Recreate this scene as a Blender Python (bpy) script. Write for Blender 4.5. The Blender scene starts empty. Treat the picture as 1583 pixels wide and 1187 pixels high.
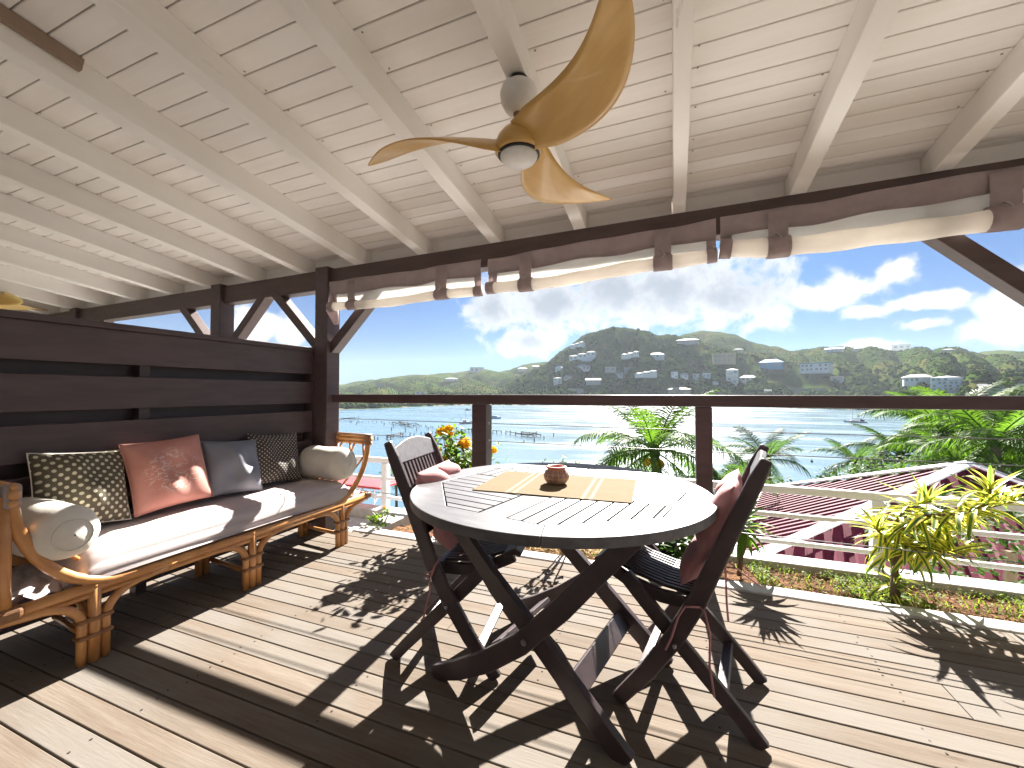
import bpy, math, random
import numpy as np
from mathutils import Vector, Matrix
random.seed(7); np.random.seed(7)
C = bpy.context.scene.collection
SC = bpy.context.scene
R = math.radians

# ------------------------------------------------------------------ camera
EYE = Vector((0, 0, 1.06))
FPX, CX, CY = 638.0, 791.5, 593.5
YAW, PIT = math.atan(248.5/FPX), math.atan(12.5/FPX)
cam = bpy.data.cameras.new('camera'); co = bpy.data.objects.new('camera', cam); C.objects.link(co)
cam.sensor_width = 36; cam.lens = FPX/1583*36; cam.clip_start = .02; cam.clip_end = 12000
co.location = EYE; co.rotation_euler = (R(90)+PIT, 0, YAW)
SC.camera = co

# ------------------------------------------------------------------ light
SUN_EL, SUN_AZ = R(33.5), R(-2.2)          # azimuth clockwise from +Y
SUN_STRENGTH, SKY_STRENGTH, EXPOSURE = 5.0, 0.05, 2.5
SC.view_settings.view_transform = 'Standard'; SC.view_settings.look = 'None'
SC.view_settings.gamma = 1; SC.view_settings.use_curve_mapping = False
SC.view_settings.exposure = EXPOSURE
SC.cycles.max_bounces = 14; SC.cycles.diffuse_bounces = 12; SC.cycles.glossy_bounces = 4
SC.cycles.transmission_bounces = 6; SC.cycles.transparent_max_bounces = 12
SC.cycles.sample_clamp_indirect = 6; SC.cycles.caustics_reflective = True; SC.cycles.caustics_refractive = False

class NT:
    """tiny node-tree helper"""
    def __init__(s, nt): s.t = nt; s.n = nt.nodes; s.l = nt.links
    def new(s, ty, **k):
        n = s.n.new(ty)
        for a, b in k.items(): setattr(n, a, b)
        return n
    def put(s, sock, v):
        if hasattr(v, 'is_output') or isinstance(v, bpy.types.NodeSocket): s.l.new(v, sock)
        elif v is not None: sock.default_value = v
    def math(s, op, a, b=None, c=None, clamp=False):
        n = s.new('ShaderNodeMath', operation=op, use_clamp=clamp)
        for i, v in enumerate((a, b, c)): s.put(n.inputs[i], v) if v is not None else None
        return n.outputs[0]
    def vmath(s, op, a, b=None):
        n = s.new('ShaderNodeVectorMath', operation=op); s.put(n.inputs[0], a)
        if b is not None: s.put(n.inputs[1], b)
        return n.outputs[0]
    def noise(s, vec, scale, detail=4, rough=.55, dist=0):
        n = s.new('ShaderNodeTexNoise'); s.put(n.inputs['Vector'], vec); n.inputs['Scale'].default_value = scale
        n.inputs['Detail'].default_value = detail; n.inputs['Roughness'].default_value = rough; n.inputs['Distortion'].default_value = dist
        return n.outputs['Fac']
    def ramp(s, fac, stops):
        n = s.new('ShaderNodeValToRGB'); e = n.color_ramp.elements
        while len(e) < len(stops): e.new(.5)
        for k, (p, c) in zip(e, stops): k.position = p; k.color = (*c, 1) if len(c) == 3 else c
        s.put(n.inputs[0], fac); return n.outputs[0]
    def smooth(s, v, a, b, c=0., d=1.):
        n = s.new('ShaderNodeMapRange', interpolation_type='SMOOTHSTEP'); s.put(n.inputs[0], v)
        n.inputs[1].default_value = a; n.inputs[2].default_value = b; n.inputs[3].default_value = c; n.inputs[4].default_value = d
        return n.outputs[0]
    def mix(s, fac, a, b, blend='MIX'):
        n = s.new('ShaderNodeMix', data_type='RGBA', blend_type=blend)
        s.put(n.inputs[0], fac)
        for i, v in ((6, a), (7, b)): s.put(n.inputs[i], (*v, 1) if isinstance(v, tuple) and len(v) == 3 else v)
        return n.outputs[2]

W = bpy.data.worlds.new('World'); SC.world = W; W.use_nodes = True
w = NT(W.node_tree); w.n.clear()
sky = w.new('ShaderNodeTexSky', sky_type='NISHITA', sun_disc=False, sun_elevation=SUN_EL, sun_rotation=SUN_AZ, altitude=20, air_density=1.0, dust_density=.7, ozone_density=2.2)
tc = w.new('ShaderNodeTexCoord').outputs['Generated']
sep = w.new('ShaderNodeSeparateXYZ'); w.l.new(tc, sep.inputs[0])
az = w.math('ARCTAN2', sep.outputs[0], sep.outputs[1]); el = w.math('ARCSINE', sep.outputs[2])
# clouds: (azimuth, elevation, half width, half height) in degrees, then everywhere else a thin random cover
CL = [(-24, 11.5, 5.5, 4.6), (-16, 12, 9, 5.2), (-8, 13.5, 10, 6), (0, 13, 10, 6), (8, 12, 7.5, 5), (-19, 7.2, 6, 2.6), (-8, 21, 18, 7), (15, 10.3, 3.4, 2.4), (18.5, 10.9, 3.2, 2.2), (22, 12.4, 2.4, 1.5),
      (19, 8.4, 2.2, 1.), (24.5, 8.9, 3.2, .9), (29.3, 7.9, 3.2, 2.3), (28.3, 5.5, 4.2, 1.7), (24, 6.6, 2.6, .8), (19, 4.6, 4, 1.1), (-53.5, 8, 3.8, 2.4), (-49.5, 7, 2.2, 1.7), (40, 8, 6, 3),
      (-80, 15, 14, 6), (60, 20, 12, 6), (-110, 25, 16, 8), (100, 16, 18, 7), (150, 22, 20, 8), (-160, 14, 18, 6)]
cxy = w.new('ShaderNodeCombineXYZ'); w.l.new(az, cxy.inputs[0]); w.l.new(el, cxy.inputs[1])
n1 = w.noise(cxy.outputs[0], 16, 7, .58, .25); n2 = w.noise(cxy.outputs[0], 5.5, 3, .5)
dens = None
for a, e, sx, sy in CL:
    v = w.vmath('MULTIPLY', w.vmath('SUBTRACT', cxy.outputs[0], (R(a), R(e), 0)), (1/R(sx), 1/R(sy), 0))
    d = w.new('ShaderNodeVectorMath', operation='LENGTH'); w.l.new(v, d.inputs[0])
    m = w.math('SUBTRACT', 1., d.outputs['Value'])
    dens = m if dens is None else w.math('SMOOTH_MAX', dens, m, .25)
    if a == -8 and e == 21: big = dens
dn = w.math('ADD', dens, w.math('MULTIPLY', w.math('SUBTRACT', n1, .5), 2.5))
dn = w.math('ADD', dn, w.math('MULTIPLY', w.math('SUBTRACT', n2, .5), .8))
cov = w.smooth(dn, -.06, .52)
core = w.smooth(w.math('ADD', big, w.math('MULTIPLY', w.math('SUBTRACT', n1, .5), 1.6)), .05, 1.0)
CLOUD_BRIGHT, CLOUD_CORE = (3.9, 3.9, 3.9), (1.6, 1.74, 1.97)
ccol = w.mix(core, CLOUD_BRIGHT, CLOUD_CORE)
scol = w.mix(1., sky.outputs[0], (.066, .160, .300), "MULTIPLY")
allc = w.mix(w.math('MULTIPLY', cov, .93), scol, ccol)
bg = w.new('ShaderNodeBackground'); w.l.new(allc, bg.inputs[0]); bg.inputs[1].default_value = SKY_STRENGTH
wo = w.new('ShaderNodeOutputWorld'); w.l.new(bg.outputs[0], wo.inputs[0])

SDIR = Vector((math.sin(SUN_AZ)*math.cos(SUN_EL), math.cos(SUN_AZ)*math.cos(SUN_EL), math.sin(SUN_EL)))
sl = bpy.data.lights.new('sun', 'SUN'); sl.energy = SUN_STRENGTH; sl.angle = R(.5); sl.color = (1, .95, .87)
so = bpy.data.objects.new('sun', sl); C.objects.link(so); so.rotation_euler = (-SDIR).to_track_quat('-Z', 'Y').to_euler()

# ------------------------------------------------------------------ helpers
FW = Vector((-math.sin(YAW)*math.cos(PIT), math.cos(YAW)*math.cos(PIT), math.sin(PIT)))
RT = Vector((math.cos(YAW), math.sin(YAW), 0)); UP = RT.cross(FW)
def ray(u, v): return FW + RT*((u-CX)/FPX) - UP*((v-CY)/FPX)
def atY(u, v, y): d = ray(u, v); return EYE + d*(y/d.y)
def atZ(u, v, z): d = ray(u, v); return EYE + d*((z-EYE.z)/d.z)

def rot(*xyz): return Matrix.Rotation(R(xyz[2]), 3, 'Z') @ Matrix.Rotation(R(xyz[1]), 3, 'Y') @ Matrix.Rotation(R(xyz[0]), 3, 'X')

class MB:
    def __init__(s): s.v = []; s.f = []
    def add(s, vs, fs, M=None, o=(0, 0, 0)):
        k = len(s.v); o = Vector(o)
        for p in vs:
            p = Vector(p)
            if M is not None: p = M @ p
            s.v.append(p+o)
        s.f += [tuple(i+k for i in f) for f in fs]; return s
    def box(s, c, d, M=None):
        x, y, z = d[0]/2, d[1]/2, d[2]/2
        vs = [(-x, -y, -z), (x, -y, -z), (x, y, -z), (-x, y, -z), (-x, -y, z), (x, -y, z), (x, y, z), (-x, y, z)]
        return s.add(vs, [(0, 3, 2, 1), (4, 5, 6, 7), (0, 1, 5, 4), (1, 2, 6, 5), (2, 3, 7, 6), (3, 0, 4, 7)], M, c)
    def lohi(s, lo, hi): return s.box([(a+b)/2 for a, b in zip(lo, hi)], [b-a for a, b in zip(lo, hi)])
    def beam(s, p, q, wd, th, up=(0, 0, 1)):
        p, q = Vector(p), Vector(q); x = (q-p); L = x.length; x.normalize()
        y = Vector(up).cross(x).normalized(); z = x.cross(y)
        return s.box((p+q)/2, (L, wd, th), Matrix((x, y, z)).transposed())
    def tube(s, pts, r, n=8, cap=True):
        pts = [Vector(p) for p in pts]; m = len(pts); rs = r if hasattr(r, '__len__') else [r]*m
        k = len(s.v); prev = None
        for i, p in enumerate(pts):
            t = (pts[min(i+1, m-1)]-pts[max(i-1, 0)]).normalized()
            if prev is None:
                a = Vector((0, 0, 1)) if abs(t.z) < .9 else Vector((1, 0, 0)); nx = t.cross(a).normalized()
            else: nx = (prev - t*prev.dot(t)).normalized()
            prev = nx; ny = t.cross(nx)
            for j in range(n):
                a = 2*math.pi*j/n; s.v.append(p+(nx*math.cos(a)+ny*math.sin(a))*rs[i])
        for i in range(m-1):
            for j in range(n):
                a, b = k+i*n+j, k+i*n+(j+1) % n; s.f.append((a, b, b+n, a+n))
        if cap: s.f.append(tuple(k+j for j in reversed(range(n)))); s.f.append(tuple(k+(m-1)*n+j for j in range(n)))
        return s
    def prism(s, poly, z0, z1, M=None, o=(0, 0, 0)):
        n = len(poly); ar = sum(poly[i][0]*poly[(i+1) % n][1]-poly[(i+1) % n][0]*poly[i][1] for i in range(n))
        if ar < 0: poly = poly[::-1]
        vs = [(x, y, z0) for x, y in poly]+[(x, y, z1) for x, y in poly]
        fs = [tuple(reversed(range(n))), tuple(range(n, 2*n))]+[(i, (i+1) % n, n+(i+1) % n, n+i) for i in range(n)]
        return s.add(vs, fs, M, o)
    def lathe(s, prof, n=20, M=None, o=(0, 0, 0)):
        vs, fs = [], []; m = len(prof)
        for r, z in prof:
            for j in range(n): a = 2*math.pi*j/n; vs.append((r*math.cos(a), r*math.sin(a), z))
        for i in range(m-1):
            for j in range(n): a, b = i*n+j, i*n+(j+1) % n; fs.append((a, b, b+n, a+n))
        fs.append(tuple(reversed(range(n)))); fs.append(tuple((m-1)*n+j for j in range(n)))
        return s.add(vs, fs, M, o)
    def flatbar(s, pts, wd, th, M, o=(0, 0, 0)):
        """bar following 2D points (x,z), width wd (list ok) in that plane, thickness th along y; M maps local->world"""
        m = len(pts); ws = wd if hasattr(wd, '__len__') else [wd]*m; L, Rr = [], []
        for i, (x, z) in enumerate(pts):
            a, b = pts[max(i-1, 0)], pts[min(i+1, m-1)]; tx, tz = b[0]-a[0], b[1]-a[1]; l = math.hypot(tx, tz)
            nx, nz = -tz/l*ws[i]/2, tx/l*ws[i]/2; L.append((x+nx, z+nz)); Rr.append((x-nx, z-nz))
        vs = []
        for y in (-th/2, th/2): vs += [(p[0], y, p[1]) for p in L]+[(p[0], y, p[1]) for p in Rr]
        fs = []
        for i in range(m-1):
            fs += [(i, i+1, m+i+1, m+i), (3*m+i, 3*m+i+1, 2*m+i+1, 2*m+i), (2*m+i, 2*m+i+1, i+1, i), (m+i, m+i+1, 3*m+i+1, 3*m+i)]
        fs += [(0, m, 3*m, 2*m), (3*m-1, 4*m-1, 2*m-1, m-1)]
        return s.add(vs, fs, M, o)
    def mesh(s, name):
        me = bpy.data.meshes.new(name); me.from_pydata([tuple(p) for p in s.v], [], s.f); me.update(); return me
    def build(s, name, m, parent=None, smooth=False, bevel=0, seg=2, sub=0):
        o = link(name, s.mesh(name), m, parent)
        if smooth:
            for p in o.data.polygons: p.use_smooth = True
        if bevel:
            b = o.modifiers.new('bevel', 'BEVEL'); b.width = bevel; b.segments = seg; b.limit_method = 'ANGLE'; b.angle_limit = R(35)
        if sub:
            b = o.modifiers.new('sub', 'SUBSURF'); b.levels = b.render_levels = sub
        return o

def link(name, me, m, parent=None):
    o = bpy.data.objects.new(name, me); C.objects.link(o)
    if m is not None and not me.materials: me.materials.append(m)
    if parent is not None:
        o.parent = parent; o.matrix_parent_inverse = parent.matrix_basis.inverted()
    return o
def tag(o, label=None, cat=None, group=None, kind=None):
    for k, v in (('label', label), ('category', cat), ('group', group), ('kind', kind)):
        if v: o[k] = v
    return o
def thing(name, label, cat, loc=(0, 0, 0), rz=0, group=None):
    o = bpy.data.objects.new(name, None); C.objects.link(o); o.empty_display_size = .1
    o.location = loc; o.rotation_euler = (0, 0, rz); return tag(o, label, cat, group)
def dup(o, parent=None, kids=None):
    c = o.copy(); C.objects.link(c)
    if parent is not None: c.parent = parent
    for ch in [k for k in o.children]: dup(ch, c)
    return c
def numpy_mesh(name, vs, fs, m, parent=None, smooth=False):
    me = bpy.data.meshes.new(name); vs = np.asarray(vs, np.float32); fs = np.asarray(fs, np.int32)
    k = fs.shape[1]; me.vertices.add(len(vs)); me.vertices.foreach_set('co', vs.ravel())
    me.loops.add(fs.size); me.loops.foreach_set('vertex_index', fs.ravel())
    me.polygons.add(len(fs)); me.polygons.foreach_set('loop_start', np.arange(0, fs.size, k, dtype=np.int32))
    me.update(calc_edges=True); me.validate()
    if smooth: me.polygons.foreach_set('use_smooth', np.ones(len(fs), bool))
    return link(name, me, m, parent)

# ------------------------------------------------------------------ materials
def mat(name, col, rough=.6, col2=None, ns=6., stretch=(1, 1, 1), detail=5, bump=0., bs=None, metal=0., lo=.35, hi=.65, rnd=0., trans=0., tcol=None, spec=.5, coat=0., world=False, extra=None):
    m = bpy.data.materials.new(name); m.use_nodes = True; t = NT(m.node_tree); t.n.clear()
    out = t.new('ShaderNodeOutputMaterial'); p = t.new('ShaderNodeBsdfPrincipled')
    p.inputs['Roughness'].default_value = rough; p.inputs['Metallic'].default_value = metal
    p.inputs['Specular IOR Level'].default_value = spec; p.inputs['Coat Weight'].default_value = coat
    tcn = t.new('ShaderNodeTexCoord'); oi = t.new('ShaderNodeObjectInfo')
    if world: vec = t.new('ShaderNodeNewGeometry').outputs['Position']
    else:
        cb = t.new('ShaderNodeCombineXYZ'); r100 = t.math('MULTIPLY', oi.outputs['Random'], 57.)
        for i in range(3): t.l.new(r100, cb.inputs[i])
        vec = t.vmath('ADD', tcn.outputs['Object'], cb.outputs[0])
    sv = t.vmath('MULTIPLY', vec, stretch)
    n = t.noise(sv, ns, detail)
    c = t.mix(t.smooth(n, lo, hi), col, col2 if col2 else tuple(x*.8 for x in col))
    if rnd:
        br = t.math('ADD', t.math('MULTIPLY', oi.outputs['Random'], 2*rnd), 1-rnd)
        hs = t.new('ShaderNodeHueSaturation'); t.l.new(c, hs.inputs['Color']); t.l.new(br, hs.inputs['Value']); c = hs.outputs[0]
    if extra: c = extra(t, tcn.outputs['Object'], c, sv)
    t.l.new(c, p.inputs['Base Color'])
    if bump:
        b = t.new('ShaderNodeBump'); b.inputs['Strength'].default_value = bump; b.inputs['Distance'].default_value = .01
        t.l.new(t.noise(sv, bs or ns*3, 4), b.inputs['Height']); t.l.new(b.outputs[0], p.inputs['Normal'])
    if trans:
        tr = t.new('ShaderNodeBsdfTranslucent'); mx = t.new('ShaderNodeMixShader'); mx.inputs[0].default_value = trans
        if tcol: t.l.new(t.mix(1., c, tcol, 'MULTIPLY'), tr.inputs[0])
        else: t.l.new(c, tr.inputs[0])
        t.l.new(p.outputs[0], mx.inputs[1]); t.l.new(tr.outputs[0], mx.inputs[2]); t.l.new(mx.outputs[0], out.inputs[0])
    else: t.l.new(p.outputs[0], out.inputs[0])
    return m

def deck_extra(t, oc, c, sv):
    g = t.noise(t.vmath('MULTIPLY', sv, (1, 3, 3)), 9, 6, .65, .6)
    c = t.mix(t.smooth(g, .38, .72, 0, .55), c, (.125, .085, .058))
    k = t.noise(t.vmath('MULTIPLY', sv, (.8, .06, .06)), 1.6, 4)
    kn = t.noise(t.vmath('MULTIPLY', sv, (1.6, .5, .5)), 3.1, 2)
    c = t.mix(t.smooth(kn, .70, .78, 0, .7), c, (.075, .046, .031))
    return t.mix(t.smooth(k, .42, .62, 0, .75), c, (.178, .164, .148))
M_DECK = mat('weathered_deck', (.180, .151, .124), .85, (.146, .119, .096), 3, (.7, 9, 9), bump=.12, bs=14, rnd=.13, spec=.06, extra=deck_extra)
def white_extra(t, oc, c, sv):
    k = t.noise(sv, 1.1, 5, .6)
    return t.mix(t.smooth(k, .52, .76, 0, .36), c, (.66, .54, .46))
M_CEIL = mat('whitewashed_board', (.89, .865, .835), .6, (.85, .815, .78), 2.4, (.6, 5, 5), bump=.05, rnd=.03, extra=white_extra)
def rafter_extra(t, oc, c, sv):
    k = t.noise(sv, 3.2, 6, .7)
    return t.mix(t.smooth(k, .63, .74, 0, .5), c, (.44, .36, .29))
M_RAFT = mat('painted_rafter', (.89, .87, .845), .55, (.85, .82, .79), 2, (3, .7, 3), bump=.04, extra=rafter_extra)
M_GAP = mat('old_roof_sheathing', (.34, .25, .19), .9)
M_DARK = mat('dark_stained_timber', (.088, .059, .061), .50, (.070, .046, .048), 4, (6, 1, 6), bump=.06, bs=18, rnd=.1)
M_DARKX = mat('dark_stained_beam', (.095, .058, .054), .5, (.075, .046, .043), 4, (1, 6, 6), bump=.06, bs=18)
M_RAIL = mat('dark_rail_paint', (.095, .058, .06), .34, (.075, .045, .048), 5, (1, 6, 6), bump=.03)
M_FURN = mat('dark_furniture_stain', (.072, .050, .054), .40, (.050, .036, .040), 6, (2, 2, 2), bump=.04, bs=40, rnd=.1)
M_TTOP = mat('dark_table_stain', (.120, .116, .126), .44, (.090, .087, .096), 5, (2, 9, 9), bump=.06, bs=12, rnd=.16, spec=.38)
M_CABLE = mat('steel_cable', (.25, .25, .26), .4, metal=.8)
M_WHITE = mat('white_paint', (.82, .84, .87), .45, (.78, .80, .83), 3)
M_CONC = mat('pale_concrete', (.56, .55, .53), .85, (.44, .42, .40), 7, bump=.25, bs=60, world=True)
M_SOIL = mat('bark_soil', (.20, .105, .06), .95, (.09, .05, .032), 34, detail=8, spec=.02, bump=.8, bs=60, world=True)
M_RATTAN = mat('honey_rattan', (.60, .30, .11), .32, (.47, .21, .07), 9, (1, 1, 1), bump=.05, coat=.25)
M_RATDK = mat('rattan_binding', (.30, .14, .055), .5, (.20, .095, .04), 60, (1, 1, 8), bump=.3, bs=90)
M_SHEET = mat('pale_pink_sheet', (.54, .475, .47), .8, (.48, .415, .412), 5, (6, 1, 6), bump=.10, bs=60)
M_BOLST = mat('cream_bolster', (.70, .67, .61), .85, (.64, .60, .54), 8, bump=.10, bs=120)
def dots(base, dot, scale, rad):
    def ex(t, oc, c, sv):
        mp = t.new('ShaderNodeMapping'); mp.inputs['Rotation'].default_value = (0, 0, R(45)); mp.inputs['Scale'].default_value = (scale, scale, 0); t.l.new(oc, mp.inputs[0])
        vo = t.new('ShaderNodeTexVoronoi', voronoi_dimensions='2D'); vo.inputs['Randomness'].default_value = 0.06; vo.inputs['Scale'].default_value = 1
        t.l.new(mp.outputs[0], vo.inputs['Vector'])
        return t.mix(t.smooth(vo.outputs['Distance'], rad*.8, rad*1.15, 1, 0), c, dot)
    return ex
M_DOT1 = mat('olive_dotted_fabric', (.115, .098, .066), .9, (.095, .078, .052), 20, bump=.2, bs=300, extra=dots(None, (.62, .57, .42), 38, .27))
M_DOT2 = mat('brown_dotted_fabric', (.072, .058, .050), .9, (.060, .047, .042), 20, bump=.2, bs=300, extra=dots(None, (.55, .50, .43), 55, .22))
def scroll(t, oc, c, sv):
    n = t.noise(t.vmath('MULTIPLY', oc, (1, 1.6, 1)), 17, 2, .5, 1.2)
    ln = t.smooth(t.math('ABSOLUTE', t.math('SUBTRACT', n, .5)), .012, .035, 1, 0)
    lg = t.new('ShaderNodeVectorMath', operation='LENGTH'); t.l.new(t.vmath('MULTIPLY', oc, (1, 1.15, 0)), lg.inputs[0])
    return t.mix(t.math('MULTIPLY', ln, t.smooth(lg.outputs['Value'], .09, .16, .7, 0)), c, (.74, .60, .54))
M_PINK = mat('salmon_print_fabric', (.58, .27, .22), .85, (.52, .225, .18), 9, bump=.12, bs=200, extra=scroll)
M_GREY = mat('blue_grey_satin', (.245, .25, .285), .5, (.20, .205, .24), 6, bump=.16, bs=60)
M_PAD = mat('rose_seat_pad', (.50, .25, .255), .85, (.43, .20, .21), 12, bump=.10, bs=160)
def mat_stripes(t, oc, c, sv):
    s = t.new('ShaderNodeSeparateXYZ'); t.l.new(oc, s.inputs[0])
    wv = t.math('SINE', t.math('MULTIPLY', s.outputs[1], 520.))
    c = t.mix(t.smooth(wv, -.2, .8, 0, .35), c, (.19, .14, .08))
    b = t.math('ABSOLUTE', t.math('SUBTRACT', t.math('ABSOLUTE', s.outputs[0]), .135))
    b2 = t.math('ABSOLUTE', t.math('SUBTRACT', b, .014))
    return t.mix(t.smooth(b2, .004, .007, .65, 0), c, (.38, .33, .25))
M_STRAW = mat('bamboo_mat', (.205, .165, .115), .85, (.18, .14, .095), 6, (1, 40, 1), bump=.2, bs=40, spec=.02, extra=mat_stripes)
def pot_extra(t, oc, c, sv):
    s = t.new('ShaderNodeSeparateXYZ'); t.l.new(oc, s.inputs[0])
    a = t.math('ARCTAN2', s.outputs[1], s.outputs[0])
    cb = t.new('ShaderNodeCombineXYZ'); t.l.new(t.math('MULTIPLY', a, 2.2), cb.inputs[0]); t.l.new(t.math('MULTIPLY', s.outputs[2], 62.), cb.inputs[1])
    vo = t.new('ShaderNodeTexVoronoi', voronoi_dimensions='2D'); vo.inputs['Randomness'].default_value = .0; vo.inputs['Scale'].default_value = 1; t.l.new(cb.outputs[0], vo.inputs['Vector'])
    d = t.math('ABSOLUTE', t.math('SUBTRACT', vo.outputs['Distance'], .27))
    c = t.mix(t.smooth(d, .05, .10, .8, 0), c, (.075, .05, .045))
    return t.mix(t.smooth(s.outputs[2], .056, .058, 0, 1), c, (.45, .12, .07))
M_POT = mat('painted_clay', (.44, .27, .19), .5, (.38, .21, .15), 30, extra=pot_extra)
M_FANY = mat('ochre_fan_blade', (.66, .41, .13), .30, (.60, .355, .105), 3, (1.2, 9, 9), detail=7, coat=.2)
M_FANW = mat('fan_white_plastic', (.86, .84, .80), .4)
M_GLOBE = mat('opal_globe', (.88, .87, .84), .3)
M_BLACK = mat('black_plastic', (.012, .012, .012), .5)
M_COPPER = mat('copper_rod', (.42, .24, .17), .35, metal=.6)
M_BLIND = mat('taupe_blind_border', (.54, .455, .455), .85, (.48, .40, .405), 14, bump=.15, bs=80, trans=.42)
M_ROLL = mat('cream_blind_roll', (.86, .82, .77), .7, (.80, .76, .71), 7, bump=.08, bs=40, trans=.58)
M_FILM = mat('milky_blind_film', (.85, .84, .82), .35, (.80, .78, .75), 6, (1, 1, 3), trans=.5)
M_HOOK = mat('plated_hook', (.6, .6, .6), .3, metal=.9)
def leafm(name, a, b, trans=.42, rough=.6, tcol=(1.5, 1.7, .55), ns=3, rnd=.25): return mat(name, a, rough, b, ns, trans=trans, tcol=tcol, rnd=rnd, spec=.12)
M_PALM = leafm('palm_leaf', (.092, .155, .034), (.060, .118, .028), .45)
M_PALMD = leafm('palm_leaf_dark', (.066, .118, .040), (.048, .092, .034), .38)
M_TRUNK = mat('palm_trunk', (.20, .165, .13), .9, (.12, .10, .08), 5, (1, 1, 9), bump=.5, bs=20)
M_BUSH = leafm('bush_leaf', (.065, .110, .030), (.040, .080, .022), .35)
M_LANT = leafm('lantana_leaf', (.16, .235, .035), (.10, .175, .026), .55, .5)
M_STEM = mat('woody_stem', (.14, .10, .06), .9)
M_FLOW = mat('yellow_flower', (.80, .42, .015), .6, (.85, .55, .03), 90, trans=.3)
M_FLOWC = mat('orange_flower_centre', (.75, .22, .01), .6)
def varieg(t, oc, c, sv):
    s = t.new('ShaderNodeSeparateXYZ'); t.l.new(oc, s.inputs[0])
    return t.mix(t.smooth(t.math('ABSOLUTE', s.outputs[1]), .0036, .0060), c, (.66, .60, .13))
M_VAR = mat('variegated_leaf', (.10, .185, .045), .38, (.075, .15, .035), 20, trans=.5, tcol=(1.4, 1.45, .8), rnd=.22, extra=varieg)
M_AGAVE = leafm('spiky_leaf', (.12, .19, .045), (.085, .15, .035), .45, .4)
M_WEED = leafm('weed_leaf', (.16, .19, .045), (.11, .16, .035), .45, .6, ns=9)
M_STRAWG = mat('dry_grass', (.50, .34, .14), .9, (.36, .22, .09), 14, trans=.25)
M_BARK = mat('bark_mulch_chip', (.15, .08, .045), .95, (.09, .05, .03), 14, spec=.02)
M_RUST = mat('rusted_screw', (.045, .03, .024), .8)
M_MAROON = mat('maroon_roof_sheet', (.140, .024, .046), .65, (.115, .020, .038), 3, bump=.02, spec=.08)
M_BOUNCE = mat('white_bounce_surface', (.82, .81, .78), .6, (.78, .77, .74), 2)  # bright surface of the added slab that reflects sun to the ceiling
M_MARDK = mat('maroon_fascia', (.16, .030, .055), .45)
M_PALEM = mat('pale_roof_sheet', (.55, .57, .60), .4)
M_REDB = mat('red_painted_board', (.50, .065, .075), .5)
M_FARW = mat('far_white_wall', (.86, .86, .84), .7, rnd=.1)
M_ROOFW = mat('far_white_roof', (.50, .50, .49), .7, spec=.1, rnd=.12)
M_FARB = mat('far_blue_wall', (.68, .76, .82), .7)
M_FARBR = mat('far_blue_roof', (.10, .33, .60), .6)
M_FART = mat('far_tan_wall', (.46, .38, .27), .8)
M_FARG = mat('far_grey_wall', (.40, .41, .41), .8)
M_FARY = mat('far_cream_wall', (.62, .55, .36), .8)
M_FARR = mat('far_pale_roof', (.44, .43, .41), .6)
M_FARGL = mat('far_window', (.27, .31, .35), .4)
M_HULL = mat('white_hull', (.75, .76, .78), .3)
M_HULLB = mat('blue_hull', (.55, .74, .9), .35)
M_SAILC = mat('sail_cover', (.05, .07, .14), .8)
M_PILE = mat('sea_worn_pile', (.050, .042, .038), .9)

# ================================================================== TERRACE
# ------------------------------------------------------------------ deck
deck = thing('deck', None, None, (0, 1, 0)); deck['kind'] = 'structure'
MB().lohi((-5.2, -1.45, -.30), (6.2, 2.515, -.05)).build('deck_joists', M_GAP, deck)
scr = MB()
PITCH = .0883; yb = 2.512
k = 0
while yb > -1.4:
    if yb > 2.15: segs = [(-5.2, 1.36+.0), (1.44, 6.2)]
    else:
        j = random.choice([-3.1, -.95, .9, 1.9, -2.2, .2, 2.6, -1.6]); segs = [(-5.2, j), (j+.003, 6.2)]
    for a, b in segs:
        o = MB().box((0, 0, 0), (b-a, PITCH-.0055, .022)).build('deck_board', M_DECK, deck, bevel=.0022, seg=2)
        o.location = ((a+b)/2, yb-PITCH/2, -.011+random.uniform(-.0012, .0008)); o.rotation_euler = (random.uniform(-.006, .006), 0, 0)
    for i in range(-8, 6):
        if random.random() < .62:
            for dy in (-.024, .026): scr.lathe([(.0036, -.001), (.0036, .0006)], 7, None, (i*.6+.13+random.uniform(-.012, .012), yb-PITCH/2+dy, .0006))
    yb -= PITCH; k += 1
MB().lohi((1.362, 2.16, -.022), (1.438, 2.512, -.001)).build('border_board', M_DECK, deck, bevel=.002)
o = scr.build('deck_screw', M_RUST, deck); o['kind'] = 'stuff'

# ------------------------------------------------------------------ planter: kerb, soil, low outer wall
kerb = MB(); kerb.lohi((-2.12, 2.52, -.30), (6.2, 2.625, .006)); kerb.lohi((-2.30, 2.52, -.30), (-2.12, 3.2, .006)); kerb.lohi((-6, 2.52, -.4), (-2.30, 3.2, -.15))
tag(kerb.build('kerb', M_CONC, None, bevel=.008), kind='structure')
n = 60; vs = []; fs = []
for i in range(n+1):
    for j in range(9):
        x = -2.12+8.3*i/n; y = 2.62+.59*j/8
        vs.append((x, y, -.022-.095*j/8+.020*math.sin(x*5.1+j)*math.sin(j*.9+x*2.3)+random.uniform(-.008, .008)))
for i in range(n):
    for j in range(8): a = i*9+j; fs.append((a, a+9, a+10, a+1))
tag(numpy_mesh('soil_bed', vs, fs, M_SOIL, smooth=True), kind='structure')
ow = MB().lohi((-7, 3.202, -3.2), (6.6, 3.36, -.063))
tag(ow.build('parapet_wall', M_CONC, None, bevel=.006), 'low pale concrete kerb wall holding back the planter soil under the white railing', 'wall')

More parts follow.
